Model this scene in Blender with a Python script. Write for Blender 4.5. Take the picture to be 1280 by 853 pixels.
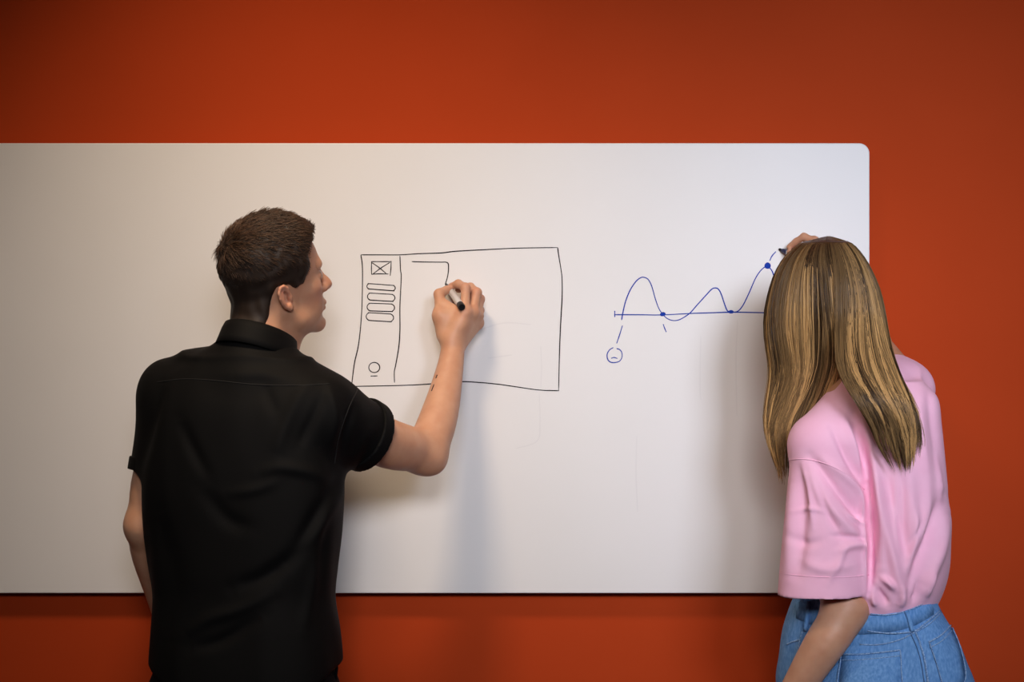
import bpy, math, random
import numpy as np
from mathutils import Vector, Matrix
from mathutils.bvhtree import BVHTree

random.seed(7)
rng = np.random.default_rng(11)
for o in list(bpy.data.objects):
    bpy.data.objects.remove(o, do_unlink=True)
SC = bpy.context.scene
COL = SC.collection

# ------------------------------------------------------------------ camera
CAM_Y, CAM_Z, FPX = -4.10, 1.57, 2400.0
cam = bpy.data.cameras.new('camera')
cam.sensor_width = 36.0
cam.lens = 36.0 * FPX / 1280.0
cam_o = bpy.data.objects.new('camera', cam)
cam_o.location = (0, CAM_Y, CAM_Z)
cam_o.rotation_euler = (math.radians(90), 0, 0)
COL.objects.link(cam_o)
SC.camera = cam_o

# ------------------------------------------------------------------ world, lamps, exposure
wd = bpy.data.worlds.new('room_ambient')
SC.world = wd
wd.use_nodes = True
wd.node_tree.nodes['Background'].inputs[0].default_value = (0.75, 0.82, 1.0, 1)
wd.node_tree.nodes['Background'].inputs[1].default_value = 0.02
SC.view_settings.view_transform = 'Standard'
SC.view_settings.look = 'None'
SC.view_settings.gamma = 1.0
SC.view_settings.use_curve_mapping = False
SC.view_settings.exposure = 0.0


def aim(o, target):
    d = Vector(target) - o.location
    o.rotation_euler = d.to_track_quat('-Z', 'Y').to_euler()


def spot(name, loc, target, power, color, size, angle, blend=1.0):
    l = bpy.data.lights.new(name, 'SPOT')
    l.energy = power
    l.color = color
    l.shadow_soft_size = size
    l.spot_size = math.radians(angle)
    l.spot_blend = blend
    o = bpy.data.objects.new(name, l)
    o.location = loc
    COL.objects.link(o)
    aim(o, target)
    return o


def area(name, loc, target, power, color, sx, sy, spread=180):
    l = bpy.data.lights.new(name, 'AREA')
    l.energy = power
    l.color = color
    l.shape = 'RECTANGLE'
    l.size = sx
    l.size_y = sy
    l.spread = math.radians(spread)
    o = bpy.data.objects.new(name, l)
    o.location = loc
    COL.objects.link(o)
    aim(o, target)
    return o


area('warm_ceiling_panel', (-0.52, -1.15, 2.95), (-0.36, 0.0, 1.05), 6.1, (1.0, 0.76, 0.52), 0.34, 0.3, 84)
area('cool_side_panel', (1.25, -3.6, 2.6), (0.88, -0.1, 1.60), 5.7, (0.80, 0.86, 1.0), 0.8, 0.8, 42)
area('front_ceiling_panel', (0.05, -4.7, 2.8), (0.0, 0, 1.42), 5.3, (0.99, 0.95, 0.97), 1.1, 0.8, 38)

# ------------------------------------------------------------------ helpers: pixels -> metres
def W(px, py, d):
    """point seen at pixel (px, py), d metres in front of the wall"""
    s = (-d - CAM_Y) / FPX
    return np.array([(px - 640.0) * s, -d, CAM_Z - (py - 426.5) * s])


def proj(V):
    s = (V[:, 1] - CAM_Y) / FPX
    return np.stack([640 + V[:, 0] / s, 426.5 - (V[:, 2] - CAM_Z) / s], 1)


def nrm(v):
    v = np.asarray(v, float)
    return v / max(np.linalg.norm(v), 1e-9)


def catmull(P, n):
    P = np.asarray(P, float)
    if len(P) == 2:
        t = np.linspace(0, 1, n)[:, None]
        return P[0] * (1 - t) + P[1] * t
    Q = np.vstack([2 * P[0] - P[1], P, 2 * P[-1] - P[-2]])
    seg = len(P) - 1
    out = []
    for u in np.linspace(0, seg, n):
        i = min(int(u), seg - 1)
        t = u - i
        a, b, c, d = Q[i], Q[i + 1], Q[i + 2], Q[i + 3]
        out.append(0.5 * (2 * b + (c - a) * t + (2 * a - 5 * b + 4 * c - d) * t * t + (3 * b - a - 3 * c + d) * t ** 3))
    return np.array(out)


# ------------------------------------------------------------------ helpers: materials
def mat(name, color, rough=0.6, spec=0.5, sheen=0.0, sss=0.0, sss_r=(0.01, 0.004, 0.002)):
    m = bpy.data.materials.new(name)
    m.use_nodes = True
    b = m.node_tree.nodes['Principled BSDF']
    b.inputs['Base Color'].default_value = (*color, 1)
    b.inputs['Roughness'].default_value = rough
    b.inputs['Specular IOR Level'].default_value = spec
    if sheen:
        b.inputs['Sheen Weight'].default_value = sheen
        b.inputs['Sheen Roughness'].default_value = 0.5
    if sss:
        b.inputs['Subsurface Weight'].default_value = sss
        b.inputs['Subsurface Radius'].default_value = sss_r
        b.inputs['Subsurface Scale'].default_value = 1.0
    return m


def nodes(m):
    return m.node_tree.nodes, m.node_tree.links, m.node_tree.nodes['Principled BSDF']


def noise_color(m, c1, c2, scale, detail=4, stretch=(1, 1, 1), lo=0.35, hi=0.65, attr=None):
    N, L, B = nodes(m)
    tc = N.new('ShaderNodeTexCoord')
    mp = N.new('ShaderNodeMapping')
    mp.inputs['Scale'].default_value = stretch
    nt = N.new('ShaderNodeTexNoise')
    nt.inputs['Scale'].default_value = scale
    nt.inputs['Detail'].default_value = detail
    rp = N.new('ShaderNodeValToRGB')
    rp.color_ramp.elements[0].position = lo
    rp.color_ramp.elements[1].position = hi
    rp.color_ramp.elements[0].color = (*c1, 1)
    rp.color_ramp.elements[1].color = (*c2, 1)
    L.new(tc.outputs['Object'], mp.inputs[0])
    L.new(mp.outputs[0], nt.inputs['Vector'])
    L.new(nt.outputs[0], rp.inputs[0])
    L.new(rp.outputs[0], B.inputs['Base Color'])
    return rp


def bump(m, scale, strength, dist=0.002, stretch=(1, 1, 1), detail=3):
    N, L, B = nodes(m)
    tc = N.new('ShaderNodeTexCoord')
    mp = N.new('ShaderNodeMapping')
    mp.inputs['Scale'].default_value = stretch
    nt = N.new('ShaderNodeTexNoise')
    nt.inputs['Scale'].default_value = scale
    nt.inputs['Detail'].default_value = detail
    bp = N.new('ShaderNodeBump')
    bp.inputs['Strength'].default_value = strength
    bp.inputs['Distance'].default_value = dist
    L.new(tc.outputs['Object'], mp.inputs[0])
    L.new(mp.outputs[0], nt.inputs['Vector'])
    L.new(nt.outputs[0], bp.inputs['Height'])
    L.new(bp.outputs[0], B.inputs['Normal'])


def tint_mix(m, rp, color):
    """mix the ramp colour with `color` by the mesh attribute 'tint'"""
    N, L, B = nodes(m)
    at = N.new('ShaderNodeAttribute')
    at.attribute_name = 'tint'
    mx = N.new('ShaderNodeMix')
    mx.data_type = 'RGBA'
    mx.inputs[7].default_value = (*color, 1)
    L.new(at.outputs['Fac'], mx.inputs[0])
    L.new(rp.outputs[0], mx.inputs[6])
    L.new(mx.outputs[2], B.inputs['Base Color'])


M = {}
M['wall'] = mat('red_paint', (0.46, 0.052, 0.012), 0.85, 0.10)
noise_color(M['wall'], (0.45, 0.050, 0.0095), (0.47, 0.053, 0.0105), 3.0)
bump(M['wall'], 260, 0.12, 0.001)
M['plaster'] = mat('white_plaster', (0.42, 0.41, 0.39), 0.9)
bump(M['plaster'], 200, 0.1, 0.001)
M['floor'] = mat('grey_carpet', (0.12, 0.115, 0.11), 0.95)
noise_color(M['floor'], (0.09, 0.088, 0.085), (0.15, 0.145, 0.14), 220)
bump(M['floor'], 500, 0.5, 0.003)
M['board'] = mat('whiteboard_enamel', (0.80, 0.785, 0.775), 0.42, 0.35)
noise_color(M['board'], (0.79, 0.775, 0.765), (0.815, 0.80, 0.79), 2.2, 3)
M['edge'] = mat('board_edge_white', (0.82, 0.81, 0.80), 0.35)
M['metal'] = mat('dark_bracket_metal', (0.05, 0.05, 0.05), 0.4)
M['ink'] = mat('black_ink', (0.022, 0.018, 0.021), 0.7, 0.15)
M['blue'] = mat('blue_ink', (0.006, 0.040, 0.36), 0.7, 0.15)
M['ghost'] = mat('erased_ink', (0.765, 0.75, 0.745), 0.42, 0.35)
M['black_plastic'] = mat('black_plastic', (0.012, 0.012, 0.014), 0.35)
M['white_plastic'] = mat('white_plastic', (0.66, 0.65, 0.66), 0.35)
M['blue_plastic'] = mat('dark_blue_plastic', (0.012, 0.014, 0.06), 0.35)
M['nib'] = mat('felt_nib', (0.006, 0.006, 0.008), 0.9)

M['skin_m'] = mat('skin', (0.62, 0.34, 0.22), 0.48, 0.4, sss=0.12, sss_r=(0.012, 0.004, 0.002))
r_ = noise_color(M['skin_m'], (0.58, 0.29, 0.175), (0.64, 0.345, 0.215), 28, 5)
tint_mix(M['skin_m'], r_, (0.56, 0.22, 0.16))
bump(M['skin_m'], 420, 0.15, 0.0006)
M['skin_w'] = mat('skin_light', (0.66, 0.38, 0.26), 0.48, 0.4, sss=0.12, sss_r=(0.012, 0.004, 0.002))
r_ = noise_color(M['skin_w'], (0.54, 0.26, 0.155), (0.60, 0.315, 0.195), 28, 5)
tint_mix(M['skin_w'], r_, (0.58, 0.20, 0.16))
bump(M['skin_w'], 420, 0.15, 0.0006)
M['eye'] = mat('eye_white', (0.75, 0.72, 0.70), 0.2)
M['iris'] = mat('iris_blue_grey', (0.10, 0.14, 0.17), 0.2)
M['nail'] = mat('finger_nail', (0.68, 0.42, 0.34), 0.3)
M['shirt_black'] = mat('black_cotton', (0.0026, 0.0025, 0.0027), 0.72, 0.16)
bump(M['shirt_black'], 900, 0.25, 0.0008)
M['trouser_black'] = mat('black_denim', (0.0022, 0.0022, 0.003), 0.85, 0.12)
bump(M['trouser_black'], 800, 0.3, 0.0008)
M['thread_black'] = mat('black_thread', (0.004, 0.004, 0.0045), 0.8)
M['pink'] = mat('pink_cotton', (0.93, 0.53, 0.68), 0.85, 0.2, sheen=0.1)
noise_color(M['pink'], (0.93, 0.495, 0.66), (0.95, 0.525, 0.69), 30, 4)
bump(M['pink'], 1100, 0.2, 0.0006)
M['denim'] = mat('light_blue_denim', (0.17, 0.33, 0.58), 0.85, 0.2)
noise_color(M['denim'], (0.085, 0.235, 0.53), (0.18, 0.37, 0.69), 260, 6, (1, 1, 0.35), 0.3, 0.7)
bump(M['denim'], 700, 0.35, 0.0008, (1, 1, 0.4))
M['denim_seam'] = mat('denim_seam_faded', (0.30, 0.46, 0.66), 0.85, 0.2)
noise_color(M['denim_seam'], (0.10, 0.22, 0.46), (0.34, 0.50, 0.72), 380, 3)
M['denim_dark'] = mat('denim_seam_dark', (0.07, 0.14, 0.28), 0.9, 0.2)  # darker denim blue for the centre stitch line
M['leather'] = mat('black_leather', (0.02, 0.018, 0.017), 0.45)
M['shoe_white'] = mat('white_sneaker', (0.62, 0.61, 0.60), 0.6)
M['sole'] = mat('rubber_sole', (0.5, 0.49, 0.47), 0.7)


def hair_mat(name, dark, light, rough=0.42):
    m = mat(name, dark, rough, 0.45)
    N, L, B = nodes(m)
    at = N.new('ShaderNodeAttribute')
    at.attribute_name = 'tint'
    rp = N.new('ShaderNodeValToRGB')
    rp.color_ramp.elements[0].color = (*dark, 1)
    rp.color_ramp.elements[1].color = (*light, 1)
    e = rp.color_ramp.elements.new(0.5)
    e.color = (*[0.62 * a + 0.38 * b for a, b in zip(dark, light)], 1)
    L.new(at.outputs['Fac'], rp.inputs[0])
    L.new(rp.outputs[0], B.inputs['Base Color'])
    return m


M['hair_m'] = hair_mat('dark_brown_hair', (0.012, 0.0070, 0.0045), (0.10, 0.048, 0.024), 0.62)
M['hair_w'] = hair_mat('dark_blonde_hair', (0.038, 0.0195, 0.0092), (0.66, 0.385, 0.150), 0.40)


# ------------------------------------------------------------------ helpers: objects
def link(name, me, material, parent=None):
    o = bpy.data.objects.new(name, me)
    COL.objects.link(o)
    if material is not None and not me.materials:
        me.materials.append(material)
    if parent is not None:
        o.parent = parent
        o.matrix_parent_inverse = Matrix.Translation(-parent.location) if parent.type == 'EMPTY' and parent.parent is None else Matrix.Identity(4)
    return o


def tag(o, label=None, cat=None, group=None, kind=None):
    if label: o['label'] = label
    if cat: o['category'] = cat
    if group: o['group'] = group
    if kind: o['kind'] = kind
    return o


def empty(name, loc):
    o = bpy.data.objects.new(name, None)
    o.location = loc
    o.empty_display_size = 0.1
    COL.objects.link(o)
    return o


def mesh(name, V, F, smooth=True, attr=None):
    me = bpy.data.meshes.new(name)
    me.from_pydata([tuple(map(float, v)) for v in V] if len(V) < 3000 else np.asarray(V, float).tolist(), [],
                   F if isinstance(F, list) else F.tolist())
    if smooth:
        me.polygons.foreach_set('use_smooth', np.ones(len(me.polygons), bool))
    if attr is not None:
        a = me.attributes.new('tint', 'FLOAT', 'POINT')
        a.data.foreach_set('value', np.asarray(attr, np.float32))
    me.update()
    return me


def box_mesh(name, lo, hi):
    x0, y0, z0 = lo
    x1, y1, z1 = hi
    V = [(x0, y0, z0), (x1, y0, z0), (x1, y1, z0), (x0, y1, z0), (x0, y0, z1), (x1, y0, z1), (x1, y1, z1), (x0, y1, z1)]
    F = [(0, 3, 2, 1), (4, 5, 6, 7), (0, 1, 5, 4), (1, 2, 6, 5), (2, 3, 7, 6), (3, 0, 4, 7)]
    return mesh(name, V, F, False)


def tube_arrays(P, R, sides=6, flat=None):
    """tube along polyline P (n,3) with radii R (n)"""
    P = np.asarray(P, float)
    n = len(P)
    R = np.broadcast_to(np.asarray(R, float), (n,))
    T = np.gradient(P, axis=0)
    T /= np.maximum(np.linalg.norm(T, axis=1, keepdims=True), 1e-9)
    ref = np.array([0.31, -0.9, 0.25]) if flat is None else np.asarray(flat, float)
    A = np.cross(T, ref)
    A /= np.maximum(np.linalg.norm(A, axis=1, keepdims=True), 1e-9)
    Bv = np.cross(A, T)
    an = np.arange(sides) * 2 * math.pi / sides
    V = P[:, None, :] + R[:, None, None] * (np.cos(an)[None, :, None] * A[:, None, :] + np.sin(an)[None, :, None] * Bv[:, None, :])
    V = V.reshape(-1, 3)
    i = np.arange(n - 1)[:, None] * sides
    j = np.arange(sides)[None, :]
    k = (j + 1) % sides
    F = np.stack([i + j, i + k, i + sides + k, i + sides + j], -1).reshape(-1, 4)
    return V, F


def tube(name, P, R, material, parent, sides=8):
    V, F = tube_arrays(P, R, sides)
    F = F.tolist()
    F.append(list(range(sides))[::-1])
    F.append(list(range(len(V) - sides, len(V))))
    return link(name, mesh(name, V, F), material, parent)


def lathe(name, base, axis, prof, material, parent, sides=24):
    """prof: list of (distance along axis, radius)"""
    axis = nrm(axis)
    P = np.array([np.asarray(base) + axis * t for t, _ in prof])
    up = np.array([0.2, 0.3, 0.93])
    A = nrm(np.cross(axis, up))
    Bv = np.cross(axis, A)
    an = np.arange(sides) * 2 * math.pi / sides
    V = []
    for p, (_, r) in zip(P, prof):
        for a in an:
            V.append(p + r * (math.cos(a) * A + math.sin(a) * Bv))
    F = []
    for i in range(len(prof) - 1):
        for j in range(sides):
            k = (j + 1) % sides
            F.append((i * sides + j, i * sides + k, (i + 1) * sides + k, (i + 1) * sides + j))
    F.append(tuple(range(sides))[::-1])
    F.append(tuple(range(len(V) - sides, len(V))))
    me = mesh(name, V, F)
    me.set_sharp_from_angle(angle=math.radians(35))
    return link(name, me, material, parent)


# ------------------------------------------------------------------ helpers: implicit surfaces (sparse surface nets)
def smin(a, b, k):
    if k <= 0:
        return np.minimum(a, b)
    h = np.maximum(k - np.abs(a - b), 0.0) / k
    return np.minimum(a, b) - h * h * k * 0.25


class Prim:
    def __init__(s, f, lo, hi, k=0.0, op='u'):
        s.f, s.lo, s.hi, s.k, s.op = f, np.asarray(lo, float), np.asarray(hi, float), k, op


def cone(a, b, ra, rb, k=0.02, op='u', flat=None, q=1.0):
    a = np.asarray(a, float)
    b = np.asarray(b, float)
    ba = b - a
    bb = max(ba @ ba, 1e-12)
    fn = None if flat is None else nrm(flat)

    def f(p):
        pa = p - a
        h = np.clip((pa @ ba) / bb, 0, 1)
        v = pa - h[:, None] * ba
        if fn is not None:
            v = v + (v @ fn)[:, None] * fn * (1 / q - 1)
        return np.sqrt((v * v).sum(1)) - (ra + (rb - ra) * h)
    r = max(ra, rb)
    return Prim(f, np.minimum(a, b) - r, np.maximum(a, b) + r, k, op)


def chain(pts, rs, k=0.02, **kw):
    return [cone(pts[i], pts[i + 1], rs[i], rs[i + 1], k, **kw) for i in range(len(pts) - 1)]


def limb(pts, rs, k=0.02, n=18):
    """one smooth tapering limb through the joints"""
    D = catmull(np.column_stack([np.array(pts), rs]), n)
    segs = [cone(D[i, :3], D[i + 1, :3], D[i, 3], D[i + 1, 3]) for i in range(n - 1)]

    def f(p):
        d = segs[0].f(p)
        for g in segs[1:]:
            d = np.minimum(d, g.f(p))
        return d
    return Prim(f, np.min([g.lo for g in segs], 0), np.max([g.hi for g in segs], 0), k)


def ell(c, r, Rm=None, k=0.02, op='u'):
    c = np.asarray(c, float)
    r = np.asarray(r, float)
    Rm = np.eye(3) if Rm is None else Rm

    def f(p):
        q = (p - c) @ Rm
        k0 = np.sqrt(((q / r) ** 2).sum(1))
        k1 = np.sqrt(((q / (r * r)) ** 2).sum(1))
        return k0 * (k0 - 1) / np.maximum(k1, 1e-6)
    m = np.sqrt(((Rm * r) ** 2).sum(1))
    return Prim(f, c - m, c + m, k, op)


def loft(secs, k=0.03, n=2.3, op='u', ncap=0.0):
    """secs rows: z, cx, cy, a, b, yaw ; sections stacked in z (smoothly interpolated)"""
    S = np.array(sorted(secs), float)
    D = catmull(S, 160)
    z = D[:, 0]
    z = np.maximum.accumulate(z + np.arange(len(z)) * 1e-9)

    def f(p):
        g = lambda i: np.interp(p[:, 2], z, D[:, i])
        cx, cy, a, b, yw = g(1), g(2), g(3), g(4), g(5)
        dx, dy = p[:, 0] - cx, p[:, 1] - cy
        c, s = np.cos(yw), np.sin(yw)
        u = c * dx + s * dy
        v = -s * dx + c * dy
        k0 = (np.abs(u / a) ** n + np.abs(v / b) ** n) ** (1 / n)
        L = np.sqrt(u * u + v * v)
        d = np.where(k0 > 1e-3, L * (1 - 1 / np.maximum(k0, 1e-3)), -np.minimum(a, b))
        zz = np.maximum(z[0] - p[:, 2], p[:, 2] - z[-1])
        return np.maximum(d * 0.95, zz)
    m = S[:, 3:5].max() * 1.05
    return Prim(f, [S[:, 1].min() - m, S[:, 2].min() - m, z[0]], [S[:, 1].max() + m, S[:, 2].max() + m, z[-1]], k, op)


def sec(py, l, r, d, b, yaw=0.0):
    """a loft section from its silhouette in pixels at depth d"""
    L, R_ = W(l, py, d), W(r, py, d)
    w = (R_[0] - L[0]) / 2
    a = math.sqrt(max(w * w - (b * math.sin(yaw)) ** 2, 1e-4)) / max(math.cos(yaw), 0.2)
    return (L[2], (L[0] + R_[0]) / 2, -d, a, b, yaw)


def sdf_mesh(prims, h, smooth=1, B=8):
    lo = np.min([p.lo - p.k for p in prims if p.op == 'u'], 0) - 3 * h
    hi = np.max([p.hi + p.k for p in prims if p.op == 'u'], 0) + 3 * h
    bs = h * B
    nb = np.ceil((hi - lo) / bs).astype(int) + 1
    gi = np.stack(np.meshgrid(*[np.arange(n) for n in nb], indexing='ij'), -1).reshape(-1, 3)
    cen = lo + (gi + 0.5) * bs
    marg = bs * 0.9

    def sel(pr, c, extra):
        return np.all((c > pr.lo - extra) & (c < pr.hi + extra), 1)

    def comb(d, e, pr):
        if pr.op == 'u': return smin(d, e, pr.k)
        if pr.op == 's': return -smin(-d, e, pr.k)
        return -smin(-d, -e, pr.k)
    km = max(p.k for p in prims)
    d = np.full(len(cen), 1.0)
    for pr in prims:
        m = sel(pr, cen, marg * 1.6 + km + 0.02) if pr.op != 'i' else np.ones(len(cen), bool)
        if m.any():
            d[m] = comb(d[m], pr.f(cen[m]), pr)
    act = np.abs(d) < marg * 2.1
    gi, cen = gi[act], cen[act]
    off = np.stack(np.meshgrid(*[np.arange(B + 1)] * 3, indexing='ij'), -1).reshape(-1, 3)
    keys_all, pos_all, E = [], [], []
    NN = nb * B + 2
    key = lambda c: (c[..., 0].astype(np.int64) * NN[1] + c[..., 1]) * NN[2] + c[..., 2]
    CH = 1500
    for s in range(0, len(gi), CH):
        g, c = gi[s:s + CH], cen[s:s + CH]
        idx = g[:, None, :] * B + off[None]
        P = lo + idx * h
        D = np.full(P.shape[:2], 1.0)
        for pr in prims:
            m = sel(pr, c, marg + km + 0.012) if pr.op != 'i' else np.ones(len(c), bool)
            if m.any():
                sh = D[m].shape
                D[m] = comb(D[m].ravel(), pr.f(P[m].reshape(-1, 3)), pr).reshape(sh)
        D = D.reshape(-1, B + 1, B + 1, B + 1)
        D = np.where(np.abs(D) < 1e-9, 1e-9, D)
        sg = D < 0
        cs = [(slice(a, B + a), slice(b, B + b), slice(e, B + e)) for a in (0, 1) for b in (0, 1) for e in (0, 1)]
        cnt = sum(sg[(slice(None),) + q].astype(np.int8) for q in cs)
        bi, ci, cj, ck = np.nonzero((cnt > 0) & (cnt < 8))
        if not len(bi):
            continue
        acc = np.zeros((len(bi), 3))
        num = np.zeros(len(bi))
        cor = [(a, b, e) for a in (0, 1) for b in (0, 1) for e in (0, 1)]
        vals = {q: D[bi, ci + q[0], cj + q[1], ck + q[2]] for q in cor}
        for q in cor:
            for ax in range(3):
                if q[ax] == 0:
                    q2 = list(q)
                    q2[ax] = 1
                    v0, v1 = vals[q], vals[tuple(q2)]
                    x = (v0 < 0) != (v1 < 0)
                    t = np.where(x, v0 / np.where(x, v0 - v1, 1), 0)
                    for a2 in range(3):
                        acc[:, a2] += np.where(x, q[a2] + (t if a2 == ax else 0), 0)
                    num += x
        cell = g[bi] * B + np.stack([ci, cj, ck], 1)
        keys_all.append(key(cell))
        pos_all.append(lo + (cell + acc / num[:, None]) * h)
        for ax in range(3):
            sl0 = [slice(None)] + [slice(0, B)] * 3
            sl1 = list(sl0)
            sl1[ax + 1] = slice(1, B + 1)
            s0, s1 = sg[tuple(sl0)], sg[tuple(sl1)]
            eb, ei, ej, ek = np.nonzero(s0 != s1)
            E.append((ax, g[eb] * B + np.stack([ei, ej, ek], 1), s0[eb, ei, ej, ek]))
    keys = np.concatenate(keys_all)
    pos = np.concatenate(pos_all)
    keys, ui = np.unique(keys, return_index=True)
    pos = pos[ui]
    faces = []
    for ax, c, inside in E:
        a1, a2 = (ax + 1) % 3, (ax + 2) % 3
        q = []
        ok = np.ones(len(c), bool)
        for o1, o2 in ((-1, -1), (0, -1), (0, 0), (-1, 0)):
            cc = c.copy()
            cc[:, a1] += o1
            cc[:, a2] += o2
            kk = key(cc)
            i = np.clip(np.searchsorted(keys, kk), 0, len(keys) - 1)
            ok &= keys[i] == kk
            q.append(i)
        q = np.stack(q, 1)
        q[~inside] = q[~inside][:, ::-1]
        faces.append(q[ok])
    F = np.concatenate(faces)
    for _ in range(smooth):
        pos = lap(pos, F, 0.5)
    return pos, F


def lap(V, F, w):
    acc = np.zeros_like(V)
    n = np.zeros(len(V))
    for a, b in ((0, 1), (1, 2), (2, 3), (3, 0)):
        for i, j in ((a, b), (b, a)):
            for x in range(3):
                acc[:, x] += np.bincount(F[:, i], V[F[:, j], x], len(V))
            n += np.bincount(F[:, i], minlength=len(V))
    return V * (1 - w) + w * acc / np.maximum(n, 1)[:, None]


def normals(V, F):
    fn = np.cross(V[F[:, 2]] - V[F[:, 0]], V[F[:, 3]] - V[F[:, 1]])
    N = np.zeros_like(V)
    for c in range(4):
        for x in range(3):
            N[:, x] += np.bincount(F[:, c], fn[:, x], len(V))
    return N / np.maximum(np.linalg.norm(N, axis=1, keepdims=True), 1e-12)


def seg_dist(Q, A, Bp):
    ba = Bp - A
    t = np.clip(((Q - A) @ ba) / max(ba @ ba, 1e-9), 0, 1)
    return np.linalg.norm(Q - A - t[:, None] * ba, axis=1), t


def folds(V, F, strokes, side=-1.0):
    """sculpt cloth folds on the faces turned to y*side; a stroke is (pixel polyline, width px, height m)"""
    N = normals(V, F)
    Q = proj(V)
    face = np.clip((N[:, 1] * side) * 2.5 + 0.25, 0, 1)
    D = np.zeros(len(V))
    for pts, w, amp in strokes:
        P = catmull(pts, max(6, 5 * len(pts)))
        lo, hi = P.min(0) - 4 * w, P.max(0) + 4 * w
        m = np.all((Q > lo) & (Q < hi), 1)
        if not m.any():
            continue
        q = Q[m]
        best = np.full(len(q), 1e9)
        tt = np.zeros(len(q))
        for i in range(len(P) - 1):
            dd, t = seg_dist(q, P[i], P[i + 1])
            b = dd < best
            best[b] = dd[b]
            tt[b] = ((i + t) / (len(P) - 1))[b]
        tap = np.clip(np.sin(np.clip(tt, 0.03, 0.97) * math.pi), 0, 1) ** 0.6
        D[m] += amp * np.exp(-(best / w) ** 2) * tap
    return V + N * (D * face)[:, None]


def wobble(V, F, amp, freq, seed, stretch=(1, 1, 1)):
    r = np.random.default_rng(seed)
    N = normals(V, F)
    d = np.zeros(len(V))
    P = V * np.asarray(stretch)
    warp = np.stack([np.sin(P @ r.normal(size=3) * freq * 0.5 + r.uniform(0, 6)) for _ in range(3)], 1) / freq
    P = P + warp
    for i in range(7):
        k = nrm(r.normal(size=3)) * freq * r.uniform(0.6, 1.9)
        d += np.sin(P @ k + r.uniform(0, 6.28)) / 7 ** 0.5
    return V + N * (amp * d)[:, None]


# ------------------------------------------------------------------ room
tag(link('wall_back', box_mesh('wall_back', (-3.2, 0, 0), (3.2, 0.12, 3.0)), M['wall']), 'matte brick-red painted wall behind the whiteboard', 'wall', kind='structure')
tag(link('floor', box_mesh('floor', (-3.2, -6.2, -0.1), (3.2, 0.12, 0)), M['floor']), 'grey carpet floor of the meeting room', 'floor', kind='structure')
tag(link('ceiling', box_mesh('ceiling', (-3.2, -6.2, 3.0), (3.2, 0.12, 3.1)), M['plaster']), 'plain white ceiling above the red wall', 'ceiling', kind='structure')
tag(link('wall_left', box_mesh('wall_left', (-3.32, -6.2, 0), (-3.2, 0.12, 3.0)), M['plaster']), 'white plaster wall at the left end of the room', 'wall', kind='structure')
tag(link('wall_right', box_mesh('wall_right', (3.2, -6.2, 0), (3.32, 0.12, 3.0)), M['plaster']), 'white plaster wall at the right end of the room', 'wall', kind='structure')

# ------------------------------------------------------------------ whiteboard with its drawings
BD = 0.035                                   # front of the board, metres off the wall
tl, br = W(-330, 179, BD), W(1087, 742, BD)
board = tag(empty('whiteboard', ((tl[0] + br[0]) / 2, -0.02, br[2])), 'long frameless whiteboard with rounded corners on the red wall', 'whiteboard')


def rounded_panel(name, x0, z0, x1, z1, y0, y1, r, bev, material, parent):
    def ring(inset, y):
        out = []
        for cx, cz, a0 in ((x1 - r, z1 - r, 0), (x0 + r, z1 - r, 90), (x0 + r, z0 + r, 180), (x1 - r, z0 + r, 270)):
            for i in range(9):
                a = math.radians(a0 + i * 90 / 8)
                out.append((cx + (r - inset) * math.cos(a), y, cz + (r - inset) * math.sin(a)))
        return out
    rings = [ring(bev, y0), ring(bev * 0.3, y0 + bev * 0.3), ring(0, y0 + bev), ring(0, y1)]
    n = len(rings[0])
    V = [p for rg in rings for p in rg]
    F = [tuple(range(n))[::-1], tuple(range(3 * n, 4 * n))]
    for i in range(3):
        for j in range(n):
            k = (j + 1) % n
            F.append((i * n + j, i * n + k, (i + 1) * n + k, (i + 1) * n + j))
    me = mesh(name, V, F, False)
    me.flip_normals() if me.polygons[0].normal.y > 0 else None
    return link(name, me, material, parent)


rounded_panel('panel', tl[0], br[2], br[0], tl[2], -BD, -BD + 0.014, 0.022, 0.002, M['board'], board)
for bx in (-1.35, -0.5, 0.5):
    for bz in (br[2] + 0.12, tl[2] - 0.12):
        link('wall_bracket', box_mesh('wall_bracket', (bx - 0.03, -BD + 0.014, bz - 0.03), (bx + 0.03, 0, bz + 0.03)), M['metal'], board)


def stroke(name, pts, width, material, parent, n=None, closed=False, lift=0.0003):
    P = catmull(pts, n or max(8, 6 * len(pts)))
    P = np.array([W(x, y, BD)[[0, 2]] for x, y in P])
    T = np.gradient(P, axis=0)
    T /= np.maximum(np.linalg.norm(T, axis=1, keepdims=True), 1e-9)
    Nn = np.stack([-T[:, 1], T[:, 0]], 1)
    n_ = len(P)
    tp = np.linspace(0, 1, n_)
    w = width / 2 * (0.92 + 0.12 * np.sin(tp * 9 + len(pts)))
    w[0] *= 0.6
    w[-1] *= 0.6
    Y = -BD - lift
    V, F = [], []
    for i in range(n_):
        for s in (-1, 1):
            V.append((P[i, 0] + s * Nn[i, 0] * w[i], Y, P[i, 1] + s * Nn[i, 1] * w[i]))
    for i in range(n_ - 1):
        F.append((2 * i, 2 * i + 1, 2 * i + 3, 2 * i + 2))
    return link(name, mesh(name, V, F, False), material, parent)


def dot(name, cx, cy, rx, ry, material, parent, rot=0.0):
    c, s = math.cos(rot), math.sin(rot)
    V = []
    for i in range(28):
        a = i * 2 * math.pi / 28
        x, y = rx * math.cos(a), ry * math.sin(a) * (1 + 0.05 * math.sin(3 * a))
        p = W(cx + c * x - s * y, cy + s * x + c * y, BD)
        V.append((p[0], -BD - 0.0006, p[2]))
    return link(name, mesh(name, V, [tuple(range(28))], False), material, parent)


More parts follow.
